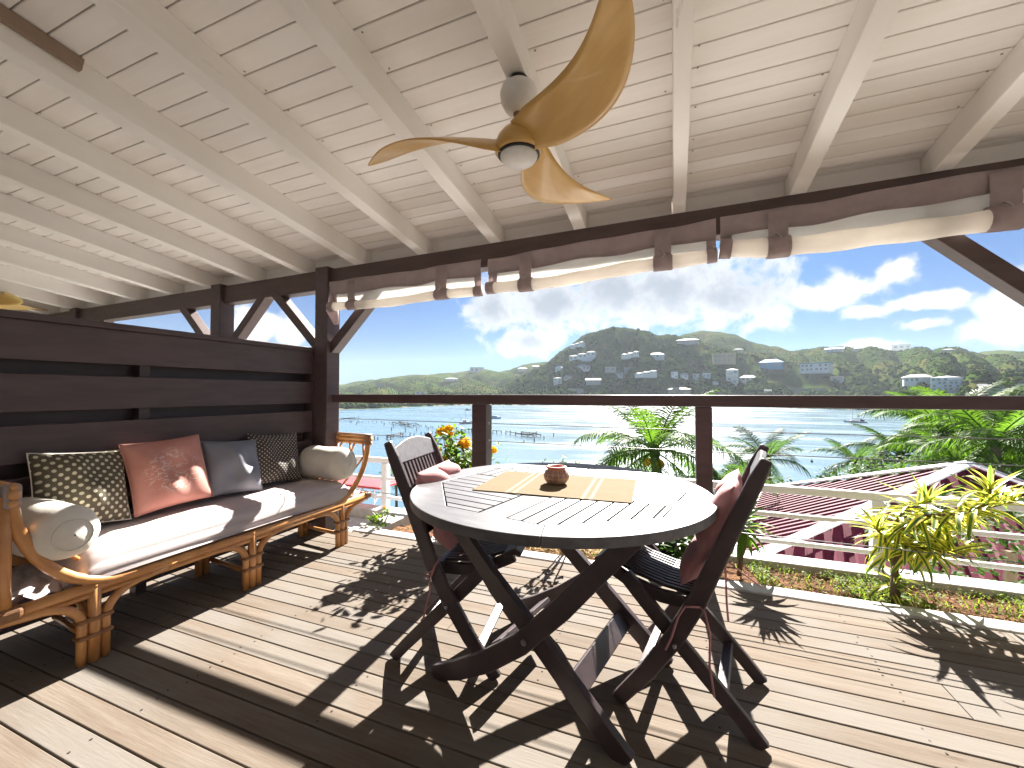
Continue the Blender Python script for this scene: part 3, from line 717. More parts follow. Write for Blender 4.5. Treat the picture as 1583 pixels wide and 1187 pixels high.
# ------------------------------------------------------------------ folding chairs (local: facing +x, width along y from 0)
WD = .40
def chair(label, loc_, rz, flip, group):
    """flip = -1 mirrors the width so that y=0 is always the side nearest the photographer"""
    ch = thing('folding_chair', label, 'chair', loc_, rz, group)
    def add(mb, name, m=M_FURN, bevel=.003, sm=False):
        if flip < 0:
            mb.v = [Vector((p.x, -p.y, p.z)) for p in mb.v]; mb.f = [tuple(reversed(f)) for f in mb.f]
        return loc(mb.build(name, m, ch, bevel=bevel, smooth=sm))
    up = [(-.212, .862), (-.185, .80), (-.11, .62), (-.02, .40), (.045, .275), (.13, .14), (.235, .004)]
    upw = [.030, .044, .050, .056, .058, .054, .046]
    for y in (.012, WD-.012): add(MB().flatbar(up, upw, .024, None, (0, y, 0)), 'back_leg', bevel=.006)
    rl = [(.215, .425), (.11, .315), (-.02, .185), (-.14, .065), (-.195, .004)]
    for y in (.040, WD-.040): add(MB().flatbar(rl, [.05, .05, .048, .044, .042], .022, None, (0, y, 0)), 'front_leg')
    # seat: rails, slats, front board
    def sz(x): return .388+.072*(x/.30)+.018*math.sin(math.pi*min(1, max(0, x/.30)))*-1
    for y in (.066, WD-.066): add(MB().flatbar([(-.01, sz(0)-.020), (.10, sz(.1)-.028), (.20, sz(.2)-.028), (.29, sz(.29)-.02)], .042, .022, None, (0, y, 0)), 'seat_rail')
    for i in range(11):
        yy = .085+(WD-.17)*i/10
        add(MB().flatbar([(.0, sz(0)+.004), (.09, sz(.09)+.004), (.18, sz(.18)+.004), (.265, sz(.265)+.004)], .012, .0125, None, (0, yy, 0)), 'seat_slat', bevel=.0015)
    add(MB().flatbar([(.258, sz(.258)+.002), (.300, sz(.30)+.003), (.322, sz(.30)-.010)], [.022, .024, .020], WD-.07, None, (0, WD/2, 0)), 'seat_front', bevel=.005)
    add(MB().beam((-.004, .05, sz(0)-.004), (-.004, WD-.05, sz(0)-.004), .03, .022), 'seat_back_bar')
    # back: arched crest, slats, lower bar
    ax = Vector((-.075, 0, .18)).normalized(); nrm = Vector((ax.z, 0, -ax.x))
    def bp(t, y): p = Vector((-.072, y, .525)).lerp(Vector((-.196, y, .835)), t); return p
    vs, fs = [], []; N = 14
    for sd in (-.009, .009):
        for i in range(N+1):
            y = .024+(WD-.048)*i/N; a = math.sin(math.pi*i/N)
            for t in (.80-.02*a*0, 1.0+.085*a): vs.append(tuple(bp(t, y)+nrm*sd))
    K = 2*(N+1)
    for i in range(N):
        q = 2*i; fs += [(q, q+1, q+3, q+2), (K+q, K+q+2, K+q+3, K+q+1), (q+1, K+q+1, K+q+3, q+3), (q, q+2, K+q+2, K+q)]
    fs += [(0, K, K+1, 1), (2*N, 2*N+1, K+2*N+1, K+2*N)]
    cr = MB(); cr.add(vs, fs); add(cr, 'crest_rail', M_TTOP)
    add(MB().beam(bp(-.02, .024), bp(-.02, WD-.024), .018, .045, ax), 'lower_back_rail')
    for i in range(11):
        y = .046+(WD-.092)*i/10
        add(MB().beam(bp(0, y), bp(.82, y), .015, .010, nrm), 'back_slat', bevel=.0015)
    for (x, z, y0, y1) in ((-.085, .115, .045, WD-.045), (.165, .098, .02, WD-.02)):
        add(MB().beam((x, y0, z), (x, y1, z), .034, .016, (.3, 0, 1)), 'stretcher')
    add(MB().lathe([(.007, -.012), (.007, .012)], 8, rot(90, 0, 0), (.045, -.003, .252)), 'pivot_bolt', M_HOOK)
    return ch, bp, ax, nrm
def pad(label, c0, rz, flip, bp, ax, nrm, t0, t1, seed, pw, ties, fat=1.):
    """tufted pad hanging on the inner face of a chair back, leaning away from it at the bottom"""
    P = thing('chair_cushion', label, 'cushion', c0, rz, 'rose chair cushions')
    vs, fs = [], []; NX, NZ = 36, 40; rs = random.Random(seed)
    y0, y1 = WD/2-pw/2, WD/2+pw/2
    for side in (1, -1):
        for i in range(NX+1):
            for j in range(NZ+1):
                u, v = i/NX, j/NZ; t = t0+(t1-t0)*v
                a, b = 2*u-1, 2*v-1; e = max(0, (1-abs(a)**4)*(1-abs(b)**4))**.5
                tuft = abs(math.sin(math.pi*2*u))**.5*abs(math.sin(math.pi*3*v))**.5
                wr = .004*math.sin(13*u+9*v+seed)+.003*math.sin(23*v-8*u)
                th = e*(.010+.040*fat*(.12+.88*tuft))+wr*e*1.4
                p = bp(t, y0+(y1-y0)*(u+.02*math.sin(7*v+seed)*(1-e)))
                if t < 0: p += nrm*(-t*.05)
                vs.append(tuple(p+nrm*(.026+fat*.018+side*th)))
    K = (NX+1)*(NZ+1)
    for i in range(NX):
        for j in range(NZ):
            q = i*(NZ+1)+j; fs.append((q, q+NZ+1, q+NZ+2, q+1)); fs.append((K+q+1, K+q+NZ+2, K+q+NZ+1, K+q))
    vs = [(x, y*flip, z) for x, y, z in vs]
    if flip > 0: fs = [f[::-1] for f in fs]
    o = numpy_mesh('pad_cover', vs, fs, M_PAD, P, smooth=True); loc(o)
    wl = o.modifiers.new('weld', 'WELD'); wl.merge_threshold = .0006
    for pts, r in ties:
        loc(MB().tube([(x, y*flip, z) for x, y, z in pts], r, 6).build('tie_string', M_PAD, P, smooth=True))
    return P
GC = 'folding chairs at the round table'
ca = Vector((-.845, 1.372, 0)); ra = R(8.5)
chA = chair('dark slatted folding chair facing right, beside the yellow flowering shrub', ca, ra, 1, GC)
pad('rose tufted cushion slumped on the left folding chair, partly behind the table rim', ca, ra, 1, chA[1], chA[2], chA[3], -.36, .62, 2, .345,
    [([(-.005, -.005, .385), (-.045, .005, .36), (-.02, -.012, .352), (-.02, -.012, .30), (-.045, -.015, .20)], .0035), ([(-.03, .0, .37), (-.015, -.012, .36), (.0, -.015, .40), (.012, .01, .43)], .0045)], 1.7)
cb_ = Vector((.045, 1.425, 0)); rb_ = R(180-9.5)
chB = chair('dark slatted folding chair facing left, in front of the spiky plant', cb_, rb_, -1, GC)
pad('mauve rose cushion strapped flat on the right folding chair back', cb_, rb_, -1, chB[1], chB[2], chB[3], -.38, .74, 6, .35,
    [([(-.03, -.008, .395), (.01, -.02, .392), (.03, -.025, .36), (.05, -.03, .29), (.07, -.02, .24)], .0035), ([(-.03, -.008, .395), (-.045, -.022, .39), (-.06, -.028, .33), (-.058, -.03, .24), (-.07, -.03, .15)], .0035),
     ([(-.05, WD, .40), (-.075, WD+.01, .38), (-.078, WD+.012, .24), (-.083, WD+.012, .17)], .004), ([(-.03, WD+.01, .44), (-.13, WD+.03, .36), (-.20, WD+.05, .31)], .003)], .9)

# ================================================================== LANDSCAPE
HAZE = .00010
WZ = -19.0
def uof(x, y):
    rx = x*RT.x+y*RT.y; fy = -x*math.sin(YAW)+y*math.cos(YAW); return CX+FPX*rx/fy
_us = lambda p: np.array([a for a, b in p], float), 
def prof(p): a = np.array(p, float); return a[:, 0], a[:, 1]
P_SHORE = prof([(-2200, 300), (300, 420), (480, 470), (525, 512), (560, 520), (600, 535), (660, 590), (720, 645), (900, 620), (1150, 632), (1300, 612), (1390, 590), (1412, 420), (1430, 300), (1452, 205), (1490, 150), (1540, 118), (1640, 90), (1900, 75), (4200, 60)])
RIDGES = [  # ridge distance, falloff, profile of (u, v)
    (960, 1.15, prof([(700, 640), (740, 618), (790, 592), (830, 568), (860, 547), (880, 536), (900, 523), (930, 510), (948, 506), (965, 504), (985, 508), (1010, 513), (1035, 518), (1060, 523), (1100, 531), (1150, 541), (1200, 552), (1250, 567), (1330, 588), (1400, 606), (1500, 630)])),
    (1350, 1.2, prof([(960, 560), (1020, 534), (1050, 517), (1075, 511), (1100, 512), (1140, 521), (1180, 534), (1210, 541), (1250, 550), (1300, 568), (1400, 600)])),
    (1150, 1.25, prof([(1120, 590), (1160, 566), (1200, 551), (1240, 543), (1300, 541), (1360, 540), (1420, 540), (1480, 541), (1505, 546), (1530, 551), (1600, 556), (1700, 566), (1900, 562), (2600, 505), (4200, 390)])),
    (1850, 1.2, prof([(1400, 575), (1480, 556), (1510, 549), (1540, 544), (1583, 546), (1640, 546), (1750, 556), (1900, 570)])),
    (1550, 1.1, prof([(-2200, 440), (-600, 570), (250, 603), (440, 604), (500, 600), (528, 597), (560, 589), (600, 583), (640, 580), (690, 578), (720, 575), (745, 570), (770, 572), (800, 568), (850, 560), (900, 556), (1000, 570)])),
    (1000, 1.0, prof([(560, 625), (620, 607), (650, 600), (668, 593), (690, 598), (712, 607), (760, 603), (800, 592), (860, 580), (950, 575), (1100, 600)])),
]
rsn = np.random.RandomState(3); NSW = [(rsn.uniform(-1, 1, 2), 10**rsn.uniform(-2.5, -1.15), rsn.uniform(0, 6.28)) for _ in range(26)]
def nz(x, y):
    s = 0
    for d, k, ph in NSW: d = d/np.hypot(*d); s = s+np.sin((x*d[0]+y*d[1])*k*6.28/1.2+ph)*(.010/k)**.55
    return s*.28
def terrain(u, r, x, y):
    sh = np.interp(u, *P_SHORE); z = np.full(np.shape(r), WZ-1.5, float)
    cosf = np.cos(np.arctan((u-CX)/FPX))
    for Rd, fo, (pu, pv) in RIDGES:
        v = np.interp(u, pu, pv, left=720, right=720); top = EYE.z+Rd*cosf*(606-v)/FPX
        t = np.clip((r-sh)/(Rd-sh), 0, 1); up = np.where(t < 1, .35*t+.65*t*t*(3-2*t), 1)
        tb_ = np.clip((r-Rd)/(Rd*.6*fo), 0, 1); dn = 1-tb_*tb_*(3-2*tb_)
        gul = 1-np.abs(np.sin(u*.047+1.4*np.sin(r*.007+Rd)+.8*np.sin(u*.013)))
        z = np.maximum(z, WZ-.6+(top-WZ)*up*dn-gul*gul*(top-WZ).clip(0)*.17*4*t*(1-t))
    inland = np.clip((r-sh)/60, 0, 1); land = np.clip((r-sh)/8, -1, 1)
    return np.where(r > sh, np.maximum(z, WZ+.9*land), WZ-1.5)+nz(x, y)*3.2*inland*np.clip((z-WZ)/25, .08, 1)
def polar(u, r):
    th = np.arctan((u-CX)/FPX)-YAW; return r*np.sin(th), r*np.cos(th)
def zat(x, y):
    u = uof(x, y); r = math.hypot(x, y); return float(terrain(np.array(u), np.array(r), np.array(x), np.array(y)))
def hit(u, v):
    d = ray(u, v); hd = math.hypot(d.x, d.y); rr = np.arange(90, 2600, 3.)
    x, y, z = d.x/hd*rr, d.y/hd*rr, EYE.z+d.z/hd*rr
    k = np.where(z <= terrain(np.full(rr.shape, float(u)), rr, x, y))[0]
    i = k[0] if len(k) else -1
    return Vector((x[i], y[i], z[i])), rr[i]

def hill_extra(t, oc, c, sv):
    g = t.new('ShaderNodeNewGeometry'); s = t.new('ShaderNodeSeparateXYZ'); t.l.new(g.outputs['Position'], s.inputs[0])
    n = t.noise(sv, .018, 5, .6, .4)
    c = t.mix(t.smooth(n, .46, .66), c, (.080, .082, .022))
    q = t.noise(sv, .03, 4, .6)
    flat = t.smooth(s.outputs[2], -18.3, -12, 1, 0)
    return t.mix(t.math('MULTIPLY', flat, t.smooth(q, .46, .56)), c, (.24, .20, .14))
M_HILL = mat('dry_green_hillside', (.038, .066, .014), .95, (.030, .052, .012), .06, detail=8, spec=0, world=True, extra=hill_extra)
uu = np.concatenate([np.linspace(-2100, 240, 60), np.linspace(250, 500, 36), np.linspace(505, 1600, 366), np.linspace(1610, 1900, 30), np.linspace(1930, 4100, 50)])
tt = np.linspace(0, 1, 120)
gu, gt = np.meshgrid(uu, tt, indexing='ij'); gsh = np.interp(gu, *P_SHORE)
gr = gsh-6+(2600-gsh)*(gt**1.35); gx, gy = polar(gu, gr); gz = terrain(gu, gr, gx, gy)
vs = np.stack([gx, gy, gz], -1).reshape(-1, 3); m_ = len(tt)
i, j = np.meshgrid(np.arange(len(uu)-1), np.arange(m_-1), indexing='ij'); q = (i*m_+j).ravel()
tag(numpy_mesh('hills', vs, np.stack([q, q+1, q+m_+1, q+m_], 1)[:, ::-1], M_HILL, smooth=True), kind='structure')

# near slope under the terrace
def gz(x, y):
    z = np.interp(y, [2.8, 3.3, 8, 14, 20, 34, 46, 60], [-1.4, -1.6, -4.6, -6.4, -9.0, -14.5, -18.6, -19.8])
    return z+np.clip((x-14)/30, 0, 1)*np.clip((y-20)/20, 0, 1)*(-17.0-z)*.9
nx_, ny_ = 90, 60; xs = np.linspace(-90, 110, nx_); ys = np.concatenate([[2.95], np.linspace(3.3, 95, ny_-1)])
X_, Y_ = np.meshgrid(xs, ys, indexing='ij'); Z_ = gz(X_, Y_)+.15*np.sin(X_*1.3)*np.cos(Y_*.9)
Z_ = np.where((Y_ > 60) & (X_ < 30), -20.5, Z_)
q = (np.arange(nx_-1)[:, None]*ny_+np.arange(ny_-1)[None]).ravel()
M_SLOPE = mat('garden_slope', (.050, .070, .022), .95, (.085, .066, .036), .7, detail=7, bump=.4, spec=.05, world=True)
tag(numpy_mesh('garden_slope', np.stack([X_, Y_, Z_], -1).reshape(-1, 3), np.stack([q, q+ny_, q+ny_+1, q+1], 1), M_SLOPE, smooth=True), kind='structure')

# unseen white slab below the parapet, added to bounce sunlight up onto the ceiling
tag(MB().lohi((-9, 3.362, -4.2), (7.5, 6.1, -1.4)).build('bounce_slab', M_BOUNCE), kind='structure')

# water
wm = bpy.data.materials.new('bay_water'); wm.use_nodes = True; t = NT(wm.node_tree); p = t.n['Principled BSDF']
pos = t.new('ShaderNodeNewGeometry').outputs['Position']
p.inputs['Base Color'].default_value = (.10, .17, .22, 1); p.inputs['Roughness'].default_value = .24; p.inputs['IOR'].default_value = 1.33
b = t.new('ShaderNodeBump'); b.inputs['Strength'].default_value = .22; b.inputs['Distance'].default_value = .3
h1 = t.noise(t.vmath('MULTIPLY', pos, (.35, .8, 1)), .55, 5, .6); h2 = t.noise(t.vmath('MULTIPLY', pos, (.05, .12, 1)), .5, 3)
t.l.new(t.math('ADD', h1, t.math('MULTIPLY', h2, 1.2)), b.inputs['Height']); t.l.new(b.outputs[0], p.inputs['Normal'])
sl_ = t.noise(t.vmath('MULTIPLY', pos, (.012, .05, 1)), 1., 4, .6, .8)
t.l.new(t.smooth(sl_, .40, .62, .17, .30), p.inputs['Roughness'])
tag(MB().add([(-1600, 40, WZ), (1600, 40, WZ), (1600, 1500, WZ), (-1600, 1500, WZ)], [(0, 1, 2, 3)]).build('water', wm), kind='structure')
tag(MB().add([(-2690, -190, -24), (2690, -190, -24), (2690, 2790, -24), (-2690, 2790, -24)], [(0, 1, 2, 3)]).build('ground', M_SLOPE), kind='structure')

# ------------------------------------------------------------------ houses across the bay
HOUSES = []
def house(label, u, v, wpx, hpx, style='hip', wall=None, roof=None, yaw=0, storeys=1, cat='house', win=3):
    wall = wall or M_FARW; roof = M_ROOFW if roof in (None, M_FARW) else roof
    p, r = hit(u, v+hpx*.5); dep = p.dot(FW)-EYE.dot(FW); s = dep/FPX
    Wd, Hh = wpx*s*.88, hpx*s*.92; Dp = max(4, Wd*.55); rz = math.atan2(-p.x, p.y)+R(yaw)
    H = thing('hillside_house', label, cat, p, rz, 'houses across the bay'); HOUSES.append((p.copy(), Wd, r))
    hw, hd = Wd/2, Dp/2
    def B(mb, name, m): o = mb.build(name, m, H); o.matrix_parent_inverse = Matrix(); return o
    def windows(x0, x1, z0, z1, n, y, rows):
        cw = (x1-x0)/n; me = None
        for r_ in range(rows):
            for k in range(n):
                if random.random() < .22: continue
                zz = z0+(z1-z0)*(r_+.52)/rows; xx = x0+cw*(k+.5+random.uniform(-.14, .14))
                if me is None: me = MB().box((0, 0, 0), (cw*.52, .16, (z1-z0)/rows*.50)).mesh('window')
                o = link('window', me, M_FARGL, H); o.matrix_parent_inverse = Matrix(); o.location = (xx, y-.04, zz)
    if style in ('hip', 'gable'):
        hb = Hh*.58
        B(MB().lohi((-hw*.9, -hd, -4), (hw*.9, hd, hb)), 'wall', wall)
        rd = hw*.45 if style == 'hip' else hw*.95; k = hw*1.0; e = hd*1.15
        vs = [(-k, -e, hb), (k, -e, hb), (k, e, hb), (-k, e, hb), (-rd, 0, Hh), (rd, 0, Hh), (-k, -e, hb-.25), (k, -e, hb-.25), (k, e, hb-.25), (-k, e, hb-.25)]
        B(MB().add(vs, [(0, 1, 5, 4), (2, 3, 4, 5), (1, 2, 5), (3, 0, 4), (6, 7, 1, 0), (7, 8, 2, 1), (8, 9, 3, 2), (9, 6, 0, 3), (9, 8, 7, 6)]), 'roof', roof)
        windows(-hw*.85, hw*.85, 0, hb, win, -hd, storeys)
    elif style == 'flat':
        B(MB().lohi((-hw*.95, -hd, -4), (hw*.95, hd, Hh*.9)), 'wall', wall)
        B(MB().lohi((-hw, -hd*1.2, Hh*.9+.02), (hw, hd*1.1, Hh)), 'roof', roof)
        windows(-hw*.9, hw*.9, 0, Hh*.88, win, -hd, storeys)
    elif style == 'terraced':
        for k in range(3):
            f0 = -hw+Wd*k/3; z = Hh*.20*k
            B(MB().lohi((f0+.1, -hd*.8+k*.4, -4), (f0+Wd/3-.1, hd, Hh*.42+z)), 'wall', wall)
            B(MB().add([(f0, -hd+k*.4, Hh*.42+z), (f0+Wd/3-.06, -hd+k*.4, Hh*.42+z), (f0+Wd/3-.06, hd*1.1, Hh*.42+z), (f0, hd*1.1, Hh*.42+z), (f0+Wd/6, 0, Hh*.60+z)], [(0, 1, 4), (1, 2, 4), (2, 3, 4), (3, 0, 4), (3, 2, 1, 0)]), 'roof', roof)
            windows(f0+.3, f0+Wd/3-.3, z, Hh*.42+z, 2, -hd*.8+k*.4, 1)
    elif style == 'block':
        B(MB().lohi((-hw*.92, -hd, -4), (hw*.92, hd, Hh*.93)), 'wall', wall)
        B(MB().add([(-hw, -hd*1.15, Hh*.93), (hw, -hd*1.15, Hh*.93), (hw, hd*1.15, Hh*.93), (-hw, hd*1.15, Hh*.93), (0, 0, Hh*1.06)], [(0, 1, 4), (1, 2, 4), (2, 3, 4), (3, 0, 4), (3, 2, 1, 0)]), 'roof', roof)
        for k in range(storeys):
            B(MB().lohi((-hw*.98, -hd-.9, Hh*.93*(k)/storeys-.1), (hw*.98, -hd-.02, Hh*.93*k/storeys+.25)), 'balcony', roof)
        windows(-hw*.88, hw*.88, 0, Hh*.9, win, -hd, storeys)
    return H
hl = [
 ('white villa with stepped roofs climbing the left flank of the main hill', 902, 549, 46, 14, 'terraced', M_FARB, M_FARW, -14, 1),
 ('slanted pale blue villa highest on the left flank of the main hill', 893, 532, 24, 9, 'terraced', M_FARB, M_FARW, -18, 1),
 ('white stepped roof house in the middle of the dark hill face', 974, 547, 29, 10, 'terraced', M_FARW, M_FARW, 6, 1),
 ('white hip roofed house right of the stepped one on the dark hill face', 1014, 549, 31, 9, 'hip', M_FARB, M_FARW, -5, 1),
 ('long white roofed villa just below the saddle between the two hilltops', 1063, 527, 38, 8, 'hip', M_FARG, M_FARW, 0, 1),
 ('large tan unfinished building with a stepped top on the right shoulder of the hill', 1119, 553, 37, 15, 'flat', M_FART, M_FART, 4, 2),
 ('wide house with a bright blue oval looking roof on the right shoulder of the hill', 1192, 561, 38, 14, 'hip', M_FARBR, M_FARBR, 0, 1),
 ('tiny white roofed house above the tan building', 1141, 541, 16, 6, 'hip', M_FARY, M_FARW, 10, 1),
 ('cream house with a shallow hip roof below the stepped white villa', 902, 567, 24, 9, 'hip', M_FARW, M_FARR, 5, 1),
 ('small bluish house low on the left slope beside the dotted scrub', 864, 569, 13, 8, 'hip', M_FARB, M_FARB, -10, 1),
 ('white flat roofed house left of the tiny white cube in the lower village', 944, 570, 20, 7, 'flat', M_FARG, M_FARW, 0, 1),
 ('tiny white cube house in the middle of the lower village', 969, 571, 10, 7, 'flat', M_FARG, M_FARW, 8, 1),
 ('pale blue house partly hidden by trees under the tiny cube', 956, 578, 17, 7, 'gable', M_FARB, M_FARG, -8, 1),
 ('long low white house in the centre of the lower village', 998, 576, 36, 9, 'terraced', M_FARW, M_FARW, 10, 1),
 ('narrow upright white house with two window rows right of the long low one', 1043, 579, 11, 11, 'flat', M_FARW, M_FARW, -5, 2),
 ('small white gabled cottage beside the narrow upright house', 1057, 580, 14, 7, 'gable', M_FARW, M_FARW, 20, 1),
 ('tall pale blue narrow house half behind a tree', 1076, 584, 11, 16, 'flat', M_FARB, M_FARW, 0, 3),
 ('white flat roofed house right of the tall pale blue one', 1092, 580, 14, 9, 'flat', M_FARB, M_FARW, -4, 1),
 ('white three storey tower like house with a pale hip roof near the rail post', 1132, 579, 20, 20, 'block', M_FARW, M_FARR, 3, 3),
 ('white house with a broad pale hip roof right of the tower like house', 1157, 584, 27, 10, 'hip', M_FARW, M_FARR, -6, 1),
 ('cream roofed cottage at the left end of the lower village', 878, 583, 16, 7, 'hip', M_FARY, M_FARR, 0, 1),
 ('white villa at the left foot of the hill under the cream cottage', 862, 588, 15, 10, 'block', M_FARW, M_FARW, 0, 2),
 ('long grey house among trees in the lower left village', 917, 588, 28, 8, 'gable', M_FARG, M_FARG, 0, 1),
 ('long white warehouse roof near the shore at the left', 891, 603, 27, 6, 'flat', M_FARG, M_FARW, 0, 1),
 ('small white house just below the three storey tower like house', 1134, 590, 10, 5, 'flat', M_FARW, M_FARW, 12, 1),
 ('tiny white house in trees below the tall pale blue narrow house', 1106, 591, 9, 5, 'gable', M_FARW, M_FARW, -15, 1),
 ('tan curved roof hall near the shore in the centre', 1050, 602, 40, 8, 'hip', M_FART, M_FART, 0, 1),
 ('blue flat roofed hotel wing on the right of the lower village', 1262, 567, 44, 14, 'flat', M_FARB, M_FARBR, -16, 2),
 ('small cream and blue cottage right of the blue hotel wing', 1294, 585, 19, 9, 'gable', M_FARB, M_FARY, 10, 1),
 ('wide building with a pale pyramid roof and blue walls at the right', 1419, 584, 42, 14, 'hip', M_FARB, M_FARR, 6, 1),
 ('blue and white four storey apartment block at the right', 1464, 592, 40, 24, 'block', M_FARB, M_FARW, -10, 4),
 ('white domed villa right of the apartment block, in bright shrubs', 1519, 597, 22, 9, 'hip', M_FARW, M_FARR, 0, 1),
 ('white arched house right of the domed villa', 1541, 600, 18, 12, 'gable', M_FARW, M_FARW, 0, 1),
 ('white house cut by the right edge of the picture', 1583, 598, 14, 14, 'flat', M_FARW, M_FARW, 0, 2),
 ('boxy flat roofed house standing on the skyline of the right ridge', 1393, 536, 26, 8, 'flat', M_FARB, M_FARB, 0, 1),
 ('long low house with a sloping roof on the skyline left part of the right ridge', 1290, 540, 28, 6, 'gable', M_FARB, M_FARB, 0, 1),
 ('low rounded house on the skyline between the sloping roof and the box', 1328, 539, 18, 5, 'hip', M_FARB, M_FARG, 0, 1),
 ('small house on the skyline right of the boxy one', 1466, 541, 16, 5, 'hip', M_FARG, M_FARG, 0, 1),
 ('long grey wall like building behind the shore right of the rail post', 1235, 604, 74, 9, 'flat', M_FARG, M_FARG, 6, 1),
 ('small white roofed shed below the tower like house at the shore', 1187, 604, 12, 5, 'gable', M_FARW, M_FARW, 0, 1),
 ('square block house on the skyline of the left ridge', 737, 571, 25, 7, 'flat', M_FARB, M_FARB, 0, 1),
 ('white roofed house where the left ridge meets the main hill', 808, 570, 18, 5, 'hip', M_FARW, M_FARR, 0, 1),
 ('pale house on the slope left of the main hill beside the white roofed row', 828, 567, 12, 5, 'gable', M_FARY, M_FARR, 10, 1),
 ('pale blue house half way up the left ridge', 698, 586, 24, 5, 'hip', M_FARB, M_FARG, 0, 1),
 ('white beach building with a flat roof by the far left shore', 650, 607, 20, 5, 'flat', M_FARW, M_FARW, 0, 1),
 ('tan hillside building above the far left beach', 588, 594, 18, 5, 'flat', M_FART, M_FART, 0, 1),
]
for h_ in hl: house(*h_[:9], storeys=h_[9], win=max(2, int(h_[3]/7)))

# ------------------------------------------------------------------ scrub and trees across the bay (uncountable)
_ico = bpy.data.meshes.new('tmp'); import bmesh as _b
bmx = _b.new(); _b.ops.create_icosphere(bmx, subdivisions=1, radius=1); iv = np.array([v.co[:] for v in bmx.verts]); bmx.faces.ensure_lookup_table(); itri = np.array([[v.index for v in f.verts] for f in bmx.faces]); bmx.free(); bpy.data.meshes.remove(_ico)
rg = np.random.RandomState(11)
T5 = (1+5**.5)/2; iv0 = np.array([(-1, T5, 0), (1, T5, 0), (-1, -T5, 0), (1, -T5, 0), (0, -1, T5), (0, 1, T5), (0, -1, -T5), (0, 1, -T5), (T5, 0, -1), (T5, 0, 1), (-T5, 0, -1), (-T5, 0, 1)])/math.hypot(1, T5)
if0 = np.array([(0, 11, 5), (0, 5, 1), (0, 1, 7), (0, 7, 10), (0, 10, 11), (1, 5, 9), (5, 11, 4), (11, 10, 2), (10, 7, 6), (7, 1, 8), (3, 9, 4), (3, 4, 2), (3, 2, 6), (3, 6, 8), (3, 8, 9), (4, 9, 5), (2, 4, 11), (6, 2, 10), (8, 6, 7), (9, 8, 1)])
def blobs(name, us, rs, size, m, flat=.75, gxy=None, lod=1):
    iv, itri = (globals()['iv'], globals()['itri']) if lod else (iv0, if0)
    x, y = polar(us, rs) if gxy is None else gxy
    z = terrain(us, rs, x, y) if gxy is None else gz(x, y)
    keep = np.ones(len(x), bool)
    if gxy is None:
        keep &= z > WZ+.3
        for p, Wd, r in HOUSES:
            hx, hy = p.x/r, p.y/r; along = x*hx+y*hy; lat = np.abs(-x*hy+y*hx)
            keep &= ~((lat < Wd*.62+1.5) & (along > r-Wd*.4-3.5) & (along < r+Wd*.6))
    x, y, z, size = x[keep], y[keep], z[keep], size[keep]; n = len(x)
    jit = 1+.30*rg.uniform(-1, 1, (n, len(iv), 1)); sc_ = size[:, None, None]*np.stack([np.ones(n), np.ones(n), flat*rg.uniform(.75, 1.3, n)], 1)[:, None]
    v = iv[None]*jit*sc_; v += np.stack([x, y, z+size*.35], 1)[:, None]
    f = (itri[None]+(np.arange(n)*len(iv))[:, None, None]).reshape(-1, 3)
    return tag(numpy_mesh(name, v.reshape(-1, 3), f, m, smooth=True), kind='stuff')
M_TREES = mat('bay_tree_foliage', (.020, .040, .010), .9, (.050, .078, .018), .05, detail=5, lo=.38, hi=.62, spec=0, world=True)
M_WOOD = mat('scrub_foliage', (.028, .052, .012), .9, (.046, .072, .017), .012, detail=6, spec=0, lo=.42, hi=.60, world=True)
n = 30000; us = rg.uniform(480, 1640, n); sh = np.interp(us, *P_SHORE); rs = sh+10+(1250-sh)*rg.uniform(0, 1, n)**1.3
blobs('hillside_scrub', us, rs, rg.uniform(.6, 1.5, n)*(1+.35*(rs < 760)), M_WOOD, lod=0)
n = 3800; us = rg.uniform(500, 1640, n); sh = np.interp(us, *P_SHORE); rs = sh+6+190*rg.uniform(0, 1, n)
n3 = 1500; u3 = rg.uniform(800, 1420, n3); r3 = np.interp(u3, *P_SHORE)+290*rg.uniform(0, 1, n3)**1.4+8; us = np.concatenate([us, u3]); rs = np.concatenate([rs, r3]); n += n3
blobs('shore_wood', us, rs, rg.uniform(1.8, 5.2, n), M_TREES, .9)

